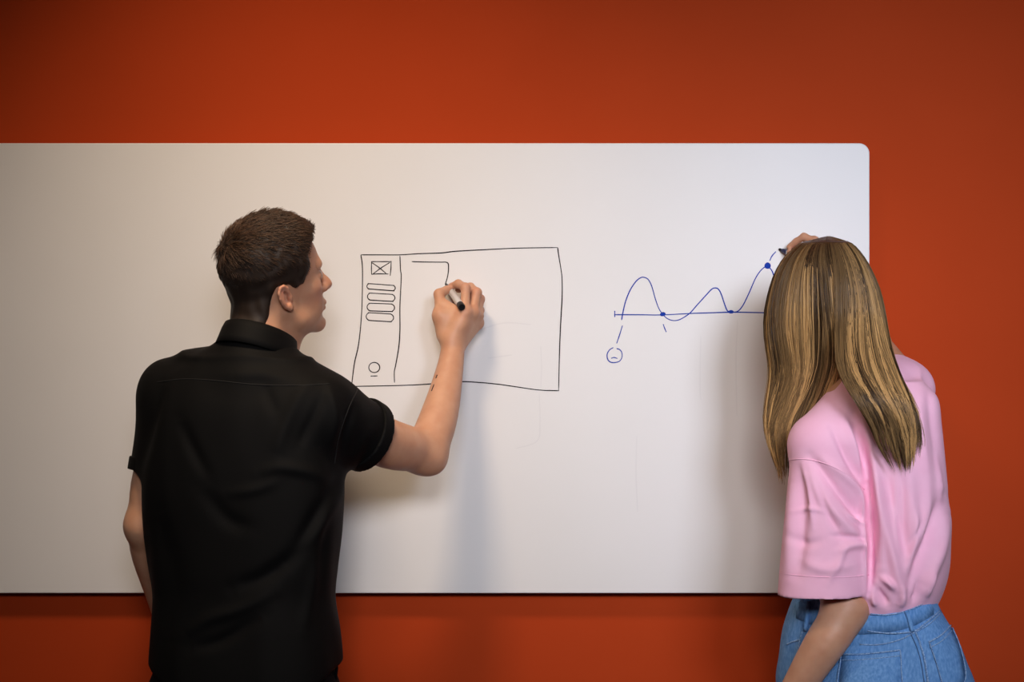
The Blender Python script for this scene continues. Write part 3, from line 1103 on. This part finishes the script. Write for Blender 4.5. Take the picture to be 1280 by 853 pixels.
    V = folds(V, F, [
        ([(392, 470), (372, 500), (352, 545), (345, 570)], 9, 0.005), ([(405, 490), (390, 525), (372, 560)], 7, -0.005),
        ([(430, 590), (400, 640), (370, 690), (330, 722), (290, 735)], 10, -0.010), ([(440, 575), (418, 625), (392, 668), (352, 705)], 9, 0.008),
        ([(405, 600), (385, 590), (350, 585), (322, 592)], 8, 0.006), ([(350, 600), (320, 612), (280, 618)], 7, 0.004),
        ([(225, 525), (240, 560), (262, 600)], 8, -0.005), ([(250, 610), (285, 650), (315, 660)], 10, -0.005),
        ([(230, 795), (260, 775), (300, 762), (345, 740)], 8, 0.006), ([(240, 812), (280, 800), (330, 770)], 8, -0.006),
        ([(400, 700), (390, 740), (380, 790)], 8, 0.005), ([(415, 640), (405, 690), (398, 740)], 6, -0.005),
        ([(445, 500), (432, 540), (425, 575)], 6, -0.006), ([(468, 530), (452, 555), (440, 585)], 6, 0.003), ([(410, 480), (420, 520), (415, 560)], 7, 0.006),
        ([(205, 480), (190, 530), (178, 580)], 6, -0.006), ([(290, 470), (330, 468), (370, 478)], 8, 0.003),
        ([(200, 640), (215, 720), (210, 800)], 12, -0.005), ([(330, 480), (345, 520)], 8, -0.003)])
    shirt = link('shirt', mesh('shirt', V, F), M['shirt_black'], root)
    bv = on_surface(V, F)
    seam('yoke_seam', bv, [(196, 478), (230, 474), (270, 476), (320, 481), (370, 482), (412, 480)], 0.0011, M['thread_black'], shirt)
    seam('armhole_seam', bv, [(447, 487), (436, 510), (424, 545), (418, 580)], 0.0013, M['thread_black'], shirt)
    # turned-up cuff on the sleeves
    ax = nrm(nr)
    for a, b, ra, rb, c, n in ((W(402, 514, 0.455), W(505, 572, 0.32), 0.0745, 0.0685, W(456, 551, 0.378) + ax * 0.002, nr),
                               (W(216, 505, 0.37), W(193, 625, 0.37), 0.0665, 0.0605, W(197, 593, 0.37), nl)):
        n = nrm(n)
        base, inner = cone(a, b, ra, rb), cone(a, b, ra - 0.009, rb - 0.009)
        f = lambda p, base=base, inner=inner, c=c, n=n: np.maximum(np.maximum(base.f(p), -inner.f(p)), np.abs((p - c) @ n + 0.013) - 0.013)
        V, F = sdf_mesh([Prim(f, c - 0.1, c + 0.1)], 0.0026, 2)
        link('sleeve_cuff', mesh('sleeve_cuff', V, F), M['shirt_black'], shirt)
    # collar: folded band around the neck
    ringP = []
    prof = [(-0.004, -0.014), (0.0, -0.0005), (0.0035, 0.0), (0.0065, -0.002), (0.0095, -0.014), (0.012, -0.034), (0.014, -0.047), (0.011, -0.048), (0.006, -0.03)]
    cen = W(325, 414, 0.415)
    cF = nrm([math.cos(math.radians(52)), math.sin(math.radians(52)), 0])
    CF = Frame(cen, cF[:2], -20, 0)
    n = 56
    Vc, Fc = [], []
    for i in range(n):
        a = math.radians(18) + (2 * math.pi - math.radians(36)) * i / (n - 1)
        for dr, dz in prof:
            fr_ = max(0.0, math.cos(a))
            ra, rb = 0.0645 + dr, 0.060 + dr
            Vc.append(CF.w(ra * math.cos(a) + 0.012 * fr_, rb * math.sin(a), dz * (1 + 0.35 * fr_)))
    m_ = len(prof)
    for i in range(n - 1):
        for j in range(m_):
            k = (j + 1) % m_
            Fc.append((i * m_ + j, i * m_ + k, (i + 1) * m_ + k, (i + 1) * m_ + j))
    Fc += [tuple(range(m_))[::-1], tuple(range((n - 1) * m_, n * m_))]
    link('collar', mesh('collar', Vc, Fc), M['shirt_black'], shirt)
    # ---- trousers and shoes
    J = [(790, 200, 410, .105), (830, 196, 416, .112), (870, 193, 420, .118), (930, 192, 420, .12)]
    Tp = [loft([sec(y, l, r, 0.425, b, yw) for y, l, r, b in J], 0.0, 2.4)]
    for s in (-1, 1):
        hp = hip + np.array([s * 0.09, 0, -0.06])
        Tp += chain([hp, np.array([foot[0] + s * 0.108, foot[1], 0.50]), np.array([foot[0] + s * 0.12, foot[1] - 0.01, 0.075])], [0.098, 0.078, 0.062], 0.05)
    Tp.append(Prim(lambda p: 0.045 - p[:, 2], [0, 0, 0], [0, 0, 0], 0, 'i'))
    V, F = sdf_mesh(Tp, 0.006, 2)
    V = wobble(V, F, 0.002, 30, 8)
    trousers = link('trousers', mesh('trousers', V, F), M['trouser_black'], root)
    pk = np.array([W(419, 822, 0.45), W(421, 836, 0.45), W(419, 850, 0.45)])
    tube('pocket_edge', pk, 0.003, M['trouser_black'], trousers)
    for s in (-1, 1):
        shoe((foot[0] + s * 0.12, foot[1] - 0.01), (s * 0.15 + 0.1, 1), M['leather'], root)
    # ---- marker in the right hand
    marker('marker', W(557.5, 355.5, BD + 0.001), W(577.5, 384.5, BD + 0.118), M['white_plastic'], M['black_plastic'], M['black_plastic'],
           'white whiteboard marker with black end in the hand of the black-shirted man')
    return root


build_man()


# ------------------------------------------------------------------ the woman in pink
def build_woman():
    fx, fy = W(1095, 853, 0.43)[0], -0.43
    root = tag(empty('person', (fx, fy, 0)), 'woman with long blonde hair in pink T-shirt and light blue jeans drawing a blue curve', 'person')
    yb = math.radians(35)
    F0 = np.array([-math.sin(yb), math.cos(yb), 0])
    R0 = np.array([math.cos(yb), math.sin(yb), 0])
    H = Frame(W(1030, 382, 0.372), (-math.sin(math.radians(48)), math.cos(math.radians(48))), -6, -6)
    hs = 0.86
    B = head_prims(H, hs, False)
    nb = W(1075, 480, 0.40)
    B.append(cone(H.w(-0.028, 0, -0.03), nb, 0.048, 0.052, 0.02))
    tr = [(500, 1045, 1140, .06), (540, 1035, 1148, .075), (620, 1040, 1150, .08), (700, 1045, 1145, .08), (760, 1030, 1150, .085), (860, 1005, 1180, .10)]
    B.append(loft([sec(y, l, r, 0.42, b) for y, l, r, b in tr], 0.04))
    # right arm raised behind the head to the board
    sh, el, wr = W(1132, 490, 0.33), W(1089, 430, 0.125), W(1022, 330, 0.105)
    B += [cone(nb, sh, 0.045, 0.045, 0.03), cone(sh, el, 0.044, 0.036, 0.03), cone(el, W(1066, 400, 0.12), 0.036, 0.034, 0.02), cone(W(1066, 400, 0.12), wr, 0.034, 0.021, 0.02)]
    D = lambda x, y, db: W(x, y, BD + db)
    fing = {'index': [D(1018, 302, .058), D(1005, 296, .045), D(995, 302, .033), D(986, 309, .022)],
            'middle': [D(1024, 306, .042), D(1012, 302, .030), D(1001, 309, .022), D(990, 315, .016)],
            'ring': [D(1028, 313, .030), D(1016, 311, .020), D(1005, 318, .014), D(998, 324, .011)],
            'little': [D(1028, 321, .020), D(1017, 321, .013), D(1008, 327, .010), D(1002, 331, .009)],
            'thumb': [D(1010, 330, .068), D(1000, 326, .062), D(993, 320, .046), D(987, 315, .033)]}
    B += hand_prims(wr, fing, 0.88)
    # left arm hanging, elbow bent forward
    sl, elb, wl = W(1030, 560, 0.50), W(1056, 757, 0.515), W(972, 900, 0.505)
    B += [cone(nb, sl, 0.045, 0.045, 0.03), limb([sl, W(1046, 700, 0.50), elb], [0.042, 0.042, 0.039], 0.03, 10),
          ell(W(1067, 764, 0.527), (0.020, 0.020, 0.020), None, 0.03),
          limb([elb, W(1046, 782, 0.525), W(1024, 816, 0.53), wl], [0.038, 0.0395, 0.0365, 0.023], 0.02, 14)]
    B += hand_prims(wl, relaxed_hand(wl, np.array([-0.25, 0.5, -0.9]), np.array([-0.9, -0.2, 0.1]), np.array([0, 1, 0.3]), 0.9, 1.0), 0.9)
    hip = W(1092, 880, 0.43)
    for s in (-1, 1):
        hp = hip + R0 * s * 0.085 + np.array([0, 0, -0.05])
        kn = np.array([fx, fy, 0.48]) + R0 * s * 0.085
        an = np.array([fx, fy, 0.10]) + R0 * s * 0.09
        B += chain([hp, kn, an], [0.075, 0.048, 0.032], 0.03)
        B.append(cone(an + np.array([0, 0, -0.03]), an + F0 * 0.12 + np.array([0, 0, -0.055]), 0.03, 0.024, 0.02))
    V, F = sdf_mesh(B, 0.0034, 1)
    link('body', mesh('body', V, F, True, head_tint(H, V, hs)), M['skin_w'], root)
    eyes(H, root, hs)

    # ---- T-shirt
    yw = -yb * 0.55
    T = [(476, 1075, 1152, .050), (497, 1040, 1169, .078), (530, 1016, 1174, .105), (580, 1014, 1180, .118), (640, 1016, 1185, .125), (690, 1018, 1186, .128), (720, 1018, 1182, .126),
         (745, 1015, 1173, .118), (762, 1014, 1163, .105), (775, 1020, 1150, .09)]
    S = [loft([sec(y, l, r, 0.43, b, yw) for y, l, r, b in T], 0.0, 2.2)]
    S += [cone(W(1088, 494, 0.41), W(1024, 556, 0.495), 0.044, 0.060, 0.045), cone(W(1078, 478, 0.40), W(1134, 487, 0.335), 0.048, 0.052, 0.05),
          cone(W(1082, 482, 0.40), W(1084, 512, 0.41), 0.050, 0.065, 0.05)]
    nl = W(1030, 745, 0.50) - W(1028, 600, 0.50) + np.array([0.0, 0, 0])
    S.append(sleeve(W(1033, 560, 0.500), W(1029, 760, 0.51), 0.066, 0.0875, W(1029, 744, 0.51), nl, wall=0.009, k=0.014, flat=F0 * 0.35 + np.array([0.0, 0.9, 0.0]), q=0.9, deep=0.09))
    nr = nrm(el - sh)
    S.append(sleeve(W(1126, 491, 0.35), W(1098, 455, 0.20), 0.053, 0.056, sh + nr * 0.055, nr, k=0.035))
    V, F = sdf_mesh(S, 0.0036, 2)
    V = wobble(V, F, 0.0014, 30, 21, (1, 1, 0.45))
    V = folds(V, F, [(p_, w_ * 0.9, a_ * 1.7) for p_, w_, a_ in [
        # sleeve
        ([(1010, 585), (1030, 625), (1060, 660), (1086, 690)], 8, 0.006), ([(1012, 570), (1040, 605), (1070, 640), (1088, 662)], 7, -0.007),
        ([(1030, 575), (1055, 595), (1078, 622), (1088, 645)], 6, 0.006), ([(1003, 590), (1002, 650), (998, 720)], 9, -0.006), ([(990, 600), (988, 660), (984, 725)], 8, 0.004),
        ([(1040, 670), (1065, 672), (1086, 675)], 4, -0.004), ([(1045, 690), (1068, 682), (1086, 684)], 5, 0.004), ([(1000, 700), (1030, 712), (1070, 706)], 7, 0.003),
        ([(985, 668), (1005, 680), (1030, 676)], 6, -0.003),
        ([(1083, 605), (1087, 660), (1088, 700), (1088, 742)], 4, -0.013), ([(1077, 620), (1081, 670), (1082, 740)], 4, 0.005),
        ([(1020, 600), (1035, 640), (1050, 668)], 4, -0.004), ([(1055, 640), (1072, 652), (1086, 656)], 3, 0.004), ([(992, 640), (1010, 636), (1030, 640)], 3, 0.0025),
        ([(1003, 580), (1012, 620), (1016, 660)], 4, 0.004), ([(1035, 730), (1050, 700), (1058, 680)], 5, 0.003),
        ([(1118, 600), (1120, 650), (1124, 690)], 4, 0.003), ([(1128, 590), (1130, 640), (1134, 690)], 4, -0.003), ([(1145, 640), (1142, 680), (1135, 715)], 4, 0.004),
        ([(1150, 655), (1142, 672), (1138, 684)], 3, -0.004), ([(1172, 560), (1175, 600), (1178, 640)], 4, 0.003),
        # armhole gather
        ([(1066, 520), (1078, 560), (1086, 610), (1092, 660), (1092, 720)], 7, -0.010), ([(1055, 525), (1068, 560), (1080, 600)], 6, 0.006), ([(1040, 535), (1060, 575), (1078, 605)], 5, -0.005),
        ([(1075, 520), (1092, 580), (1100, 650), (1103, 710)], 7, 0.007),
        # back drapes
        ([(1095, 600), (1108, 660), (1118, 705), (1128, 745)], 7, 0.007), ([(1108, 590), (1122, 650), (1135, 700)], 7, -0.005), ([(1135, 575), (1140, 640), (1148, 690)], 9, 0.004),
        ([(1178, 620), (1165, 660), (1150, 700), (1135, 742)], 8, -0.009), ([(1184, 640), (1174, 690), (1155, 735)], 8, 0.007), ([(1160, 600), (1158, 650), (1150, 685)], 7, 0.004),
        ([(1160, 480), (1168, 540), (1176, 600)], 7, -0.004), ([(1148, 500), (1152, 550), (1160, 600)], 7, 0.004),
        ([(1102, 722), (1112, 730), (1118, 738)], 4, 0.008), ([(1095, 735), (1104, 748), (1110, 758)], 5, -0.006), ([(1130, 730), (1128, 748), (1124, 760)], 5, 0.006),
        ([(1150, 725), (1146, 742), (1140, 755)], 4, -0.005), ([(1165, 715), (1160, 732), (1156, 748)], 5, 0.006), ([(1088, 735), (1092, 750), (1096, 758)], 4, 0.006)]])
    shirt = link('t_shirt', mesh('t_shirt', V, F), M['pink'], root)
    bv = on_surface(V, F)
    seam('armhole_seam', bv, [(981, 577), (998, 574), (1018, 576), (1040, 583), (1062, 596), (1080, 612)], 0.0013, M['pink'], shirt)
    seam('sleeve_hem', bv, [(975, 717), (1000, 720), (1030, 722), (1060, 722), (1086, 719)], 0.0010, M['pink'], shirt)
    # neck ribbing
    a_ = np.linspace(0, 2 * math.pi, 60)
    C0 = W(1080, 480, 0.40)
    P = np.array([C0 + R0 * 0.066 * math.cos(t) + F0 * 0.062 * math.sin(t) + np.array([0, 0, -0.025 * math.sin(t) + 0.004 * math.cos(t)]) for t in a_])
    tube('neckband', P, 0.007, M['pink'], shirt)

    # ---- jeans
    yj = -yb * 0.9
    J = [(742, 1000, 1160, .094), (760, 993, 1168, .097), (790, 985, 1184, .100), (820, 981, 1197, .104), (853, 978, 1207, .107), (900, 980, 1211, .107), (940, 985, 1206, .102), (985, 1000, 1190, .088), (1025, 1025, 1165, .06)]
    S = [loft([sec(y, l, r, 0.43, b, yj) for y, l, r, b in J], 0.0, 2.25)]
    for s in (-1, 1):
        hp = hip + R0 * s * 0.085 + np.array([0, 0, -0.06])
        kn = np.array([fx, fy, 0.48]) + R0 * s * 0.088
        an = np.array([fx, fy, 0.08]) + R0 * s * 0.09
        S += chain([hp, kn, an], [0.102, 0.074, 0.060], 0.06)
        S.append(ell(hip + R0 * s * 0.075 - F0 * 0.06 + np.array([0, 0, -0.02]), (0.078, 0.078, 0.105), None, 0.06))
    S.append(Prim(lambda p: 0.05 - p[:, 2], [0, 0, 0], [0, 0, 0], 0, 'i'))
    V, F = sdf_mesh(S, 0.0045, 2)
    V = wobble(V, F, 0.0012, 34, 31)
    V = folds(V, F, [([(1148, 762), (1150, 790), (1158, 853)], 6, -0.006), ([(1185, 770), (1196, 800), (1203, 840)], 6, 0.004), ([(1090, 790), (1070, 815), (1050, 830)], 7, 0.004),
                     ([(1000, 790), (990, 820), (984, 850)], 6, -0.004)])
    jeans = link('jeans', mesh('jeans', V, F), M['denim'], root)
    bj = on_surface(V, F)
    ds, dk = M['denim_seam'], M['denim_dark']

    def band(name, pts, half, material, parent, lift=0.0022, n=40):
        """flat raised strip of cloth along a line on the jeans; half = half height in px"""
        up = surf_line(bj, [(x, y - half) for x, y in pts], n, lift)
        dn = surf_line(bj, [(x, y + half) for x, y in pts], n, lift)
        m_ = min(len(up), len(dn))
        if m_ < 4: return None
        up, dn = up[:m_], dn[:m_]
        back = np.array([0, 0.006, 0])
        V_ = np.concatenate([up, dn, up + back, dn + back])
        F_ = []
        for i in range(m_ - 1):
            F_ += [(i, m_ + i, m_ + i + 1, i + 1), (i, i + 1, 2 * m_ + i + 1, 2 * m_ + i), (m_ + i, 3 * m_ + i, 3 * m_ + i + 1, m_ + i + 1)]
        return link(name, mesh(name, V_, F_, True), material, parent)
    wb = band('waistband', [(996, 762), (1030, 775), (1075, 782), (1120, 778), (1150, 768), (1172, 754)], 11, M['denim'], jeans)
    for pts in ([(1080, 786), (1110, 787), (1140, 784)],):
        pass
    seam('waistband_seam', bj, [(1085, 789), (1110, 792), (1135, 791), (1147, 787), (1160, 777), (1176, 762)], 0.0016, ds, jeans, lift=0.002)
    seam('waistband_edge', bj, [(1088, 768), (1110, 769), (1130, 765), (1150, 757), (1168, 746)], 0.0013, ds, jeans, lift=0.003)
    seam('centre_seam', bj, [(1143, 789), (1150, 805), (1156, 825), (1160, 853)], 0.0022, ds, jeans, lift=0.001)
    seam('centre_stitch', bj, [(1138, 792), (1145, 808), (1151, 828), (1155, 853)], 0.0010, dk, jeans, lift=0.0008)
    seam('yoke_seam', bj, [(1075, 806), (1100, 806), (1125, 800), (1143, 791)], 0.0014, ds, jeans, lift=0.0005)
    seam('yoke_seam', bj, [(1146, 790), (1162, 780), (1176, 766), (1182, 756)], 0.0014, ds, jeans, lift=0.0005)
    for pts, dx in (([(1052, 819), (1085, 818), (1126, 813), (1127, 835), (1124, 870), (1085, 880), (1048, 872), (1052, 819)], 0),
                    ([(1161, 803), (1175, 795), (1188, 782), (1200, 812), (1206, 850), (1190, 872), (1180, 862), (1170, 830), (1161, 803)], 0)):
        # patch pocket: slightly raised panel with a stitched rim
        pp = []
        for k in range(len(pts) - 1):
            for t in np.linspace(0, 1, 7)[:-1]:
                pp.append((pts[k][0] * (1 - t) + pts[k + 1][0] * t, pts[k][1] * (1 - t) + pts[k + 1][1] * t))
        cx_, cy_ = np.mean([p[0] for p in pp]), np.mean([p[1] for p in pp])
        rings, ok = [], True
        for sc_, lf in ((1.0, -0.002), (0.99, 0.0022), (0.66, 0.0026), (0.33, 0.0026)):
            r_ = []
            for x, y in pp:
                h_ = surf_line(bj, [(cx_ + (x - cx_) * sc_, cy_ + (y - cy_) * sc_)] * 2, 1, lf)
                r_.append(h_[0] if len(h_) else None)
            rings.append(r_)
        good = [k for k in range(len(pp)) if all(r[k] is not None for r in rings)]
        V_ = [rings[a][k] for a in range(4) for k in good]
        n_ = len(good)
        c_ = surf_line(bj, [(cx_, cy_)] * 2, 1, 0.0026)
        V_.append(c_[0])
        F_ = [(a * n_ + i, a * n_ + (i + 1) % n_, (a + 1) * n_ + (i + 1) % n_, (a + 1) * n_ + i) for a in range(3) for i in range(n_)]
        F_ += [(3 * n_ + i, 3 * n_ + (i + 1) % n_, 4 * n_) for i in range(n_)]
        pk = link('back_pocket', mesh('back_pocket', V_, F_, True), M['denim'], jeans)
        seam('pocket_stitch', bj, [(p[0] * 0.985 + cx_ * 0.015, p[1] * 0.985 + cy_ * 0.015) for p in pts[2:]], 0.0012, ds, pk, 60, 0.0026)
        seam('pocket_hem', bj, [(p[0], p[1]) for p in pts[:3]], 0.0016, ds, pk, 30, 0.0028)
        seam('pocket_hem', bj, [(p[0] + 1, p[1] + 7) for p in pts[:3]], 0.0010, ds, pk, 30, 0.0026)
    for pts in ([(1132, 764), (1136, 775), (1140, 790)], [(1012, 752), (1010, 770), (1008, 788)]):
        seam('belt_loop', bj, pts, 0.0045, M['denim'], jeans, 12, 0.003)
    seam('side_seam', bj, [(1003, 790), (996, 820), (992, 853)], 0.0018, ds, jeans, lift=0.0005)
    seam('front_pocket_edge', bj, [(1000, 800), (990, 803), (984, 806)], 0.0016, ds, jeans, lift=0.0005)
    for s in (-1, 1):
        an = np.array([fx, fy, 0]) + R0 * s * 0.09
        shoe((an[0], an[1]), F0[:2], M['shoe_white'], root)

    # ---- hair
    YY = np.array([294, 300, 311, 325, 343, 365, 395, 430, 465, 500, 530, 560, 595], float)
    LL = np.array([1031, 1010, 994, 982, 973, 967, 962, 963, 968, 963, 960, 965, 976], float)
    RR = np.array([1041, 1058, 1070, 1080, 1089, 1097, 1103, 1109, 1120, 1137, 1148, 1151, 1142], float)
    BB = np.array([.010, .040, .064, .083, .096, .104, .106, .102, .092, .080, .068, .060, .05])
    M1 = np.array([1034, 1036, 1038, 1041, 1045, 1048, 1052, 1056, 1058, 1050, 1030, 1015, 1000], float)
    M2 = np.array([1034, 1036, 1038, 1040, 1041, 1042, 1042, 1042, 1046, 1066, 1085, 1097, 1120], float)

    D_ = catmull(np.stack([YY, LL, RR, BB, M1, M2], 1), 140)
    YY, LL, RR, BB, M1, M2 = D_.T
    ker = np.ones(9) / 9
    LL, RR, M1, M2 = (np.convolve(np.pad(a, 4, mode='edge'), ker, 'valid') for a in (LL, RR, M1, M2))

    def hair_pt(u, py, lay):
        """u in (-pi, pi) runs round the head: 0 faces the camera, -pi/2 left outline, pi/2 right outline"""
        l, r, b, m1, m2 = (np.interp(py, YY, a) for a in (LL, RR, BB, M1, M2))
        dome = np.clip((py - 295.4) / 9, 0.0, 1) ** 0.42
        mid = 0.5 * (l + r)
        l, r, m1, m2 = (mid + (a - mid) * dome for a in (l, r, m1, m2))
        b = b * dome
        sn, cs_ = np.sin(u), np.cos(u)
        left = u < 0
        x = np.where(left, m1 + (m1 - l) * sn * lay, m2 + (r - m2) * sn * lay)
        low = np.clip((py - 385) / 130, 0, 1)
        low = low * low * (3 - 2 * low)
        dc = 0.375 + np.where(left, 0.015, 0.165) * low
        bb = b * np.where(left, 1 - 0.45 * low, 1 - 0.2 * low)
        d = dc + bb * cs_ * lay
        s = (-d - CAM_Y) / FPX
        return np.stack([(x - 640) * s, -d, CAM_Z - (py - 426.5) * s], -1)
    # under-volume
    nU, nT = 60, 40
    Vh, Fh = [], []
    us = np.linspace(-math.radians(128), math.radians(128), nU)
    ts = np.linspace(0, 1, nT)
    for t in ts:
        for u in us:
            ye = 545 if u < 0 else 535
            yy_ = 303 + (ye - 303) * t ** 1.3
            Vh.append(hair_pt(np.array(u), np.array(yy_), 0.93 - 0.17 * math.exp(-((u + 0.22) / 0.5) ** 2) * min(1, max(0, (yy_ - 330) / 60))))
    Vh = [np.asarray(v).reshape(3) for v in Vh]
    for i in range(nT - 1):
        for j in range(nU - 1):
            if i > 24 and abs(us[j]) < 0.06:
                continue
            Fh.append((i * nU + j, i * nU + j + 1, (i + 1) * nU + j + 1, (i + 1) * nU + j))
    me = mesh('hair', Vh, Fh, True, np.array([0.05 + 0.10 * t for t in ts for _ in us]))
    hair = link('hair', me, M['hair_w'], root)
    so = hair.modifiers.new('thickness', 'SOLIDIFY')
    so.thickness = 0.006
    so.offset = 0
    # locks
    NC, NS, NP = 430, 20, 20
    C, Rr, Ti = [], [], []
    t = np.linspace(0, 1, NP) ** 1.6
    for c in range(NC):
        u0 = rng.uniform(-math.radians(125), math.radians(125))
        if rng.uniform() < 0.5:
            u0 = rng.uniform(-1.45, 1.45)
        lay0 = rng.choice([0.94, 0.985, 1.02, 1.045]) + rng.normal(0, 0.008)
        left = u0 < 0
        yend = rng.uniform(536, 590) if left else rng.uniform(528, 580)
        if not left and u0 > 1.1: yend = rng.uniform(500, 562)
        y0 = 295.5 + abs(rng.normal(0, 0.5))
        du = rng.normal(0, 0.03)
        ph, fq, am = rng.uniform(0, 6.28), rng.uniform(0.8, 2.6), rng.uniform(0.0, 0.02)
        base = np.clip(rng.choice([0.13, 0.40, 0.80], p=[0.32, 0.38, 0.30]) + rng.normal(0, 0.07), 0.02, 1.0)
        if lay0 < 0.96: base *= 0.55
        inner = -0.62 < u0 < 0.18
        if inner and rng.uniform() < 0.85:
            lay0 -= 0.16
            base *= 0.38  # shade between the two hair groups put into the tint of darker underside locks
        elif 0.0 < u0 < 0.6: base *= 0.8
        spread = rng.uniform(0.02, 0.065)
        bend = rng.normal(-0.10, 0.07)
        for k in range(NS):
            ou = rng.normal(0, spread)
            ol = rng.normal(0, 0.008)
            conv = (1 - 0.8 * np.clip((t - 0.5) / 0.5, 0, 1) ** 1.3)
            y = y0 + (yend + rng.normal(0, 7) - y0) * t ** 1.12
            u = u0 + ou * conv + du * t + (0.07 * np.sin(2.3 * u0 + 6.5 * t) + 0.04 * np.sin(6.0 * u0 - 9.0 * t + 1.0)) * t ** 1.2 + am * np.sin(fq * 6.28 * t * 0.5 + ph) * t ** 1.3
            u = u + bend * np.clip((t - 0.6) / 0.4, 0, 1) ** 2 + 0.02 * np.sin(t * 11 + k) * t
            u = np.where(left, np.minimum(u, -0.015), np.maximum(u, 0.015))
            dip = (lay0 < 0.90) * (1 - np.clip((y - 330) / 60, 0, 1)) * 0.16
            C.append(hair_pt(u, y, lay0 + dip + ol + 0.030 * np.sin(t * 5 + ph) * t + 0.05 * np.clip((t - 0.8) / 0.2, 0, 1) ** 2 * (fq - 1.6)))
            Rr.append(rng.uniform(0.00045, 0.0009) * np.clip(np.minimum(1, 0.5 + 6 * t) * (1.0 - 0.75 * np.clip((t - 0.75) / 0.25, 0, 1)), 0.15, 1))
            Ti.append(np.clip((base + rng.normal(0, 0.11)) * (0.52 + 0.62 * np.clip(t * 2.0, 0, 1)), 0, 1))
    # wispy ends
    for c in range(70):
        left = rng.uniform() < 0.5
        u0 = rng.uniform(-1.75, -1.1) if left else rng.uniform(0.7, 1.75)
        y0, ye = rng.uniform(330, 440), rng.uniform(545, 592) if left else rng.uniform(500, 572)
        y = y0 + (ye - y0) * t
        P = hair_pt(np.full(NP, u0) + rng.normal(0, 0.12) * t, y, 0.92 + 0.09 * np.clip(t * 4, 0, 1) + 0.10 * rng.uniform(0.2, 1) * t ** 2 + 0.02 * np.sin(t * 7 + c) * t)
        C.append(P)
        Rr.append(np.full(NP, 0.0005) * (1 - 0.5 * t))
        Ti.append(np.clip(np.full(NP, rng.uniform(0.3, 0.8)), 0, 1))
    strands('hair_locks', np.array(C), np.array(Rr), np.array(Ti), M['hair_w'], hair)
    marker('marker', W(973.5, 311.5, BD + 0.0015), W(1046, 338, BD + 0.095), M['white_plastic'], M['blue_plastic'], M['blue_plastic'],
           'marker with dark blue tip in the raised hand of the blonde woman')
    return root


build_woman()
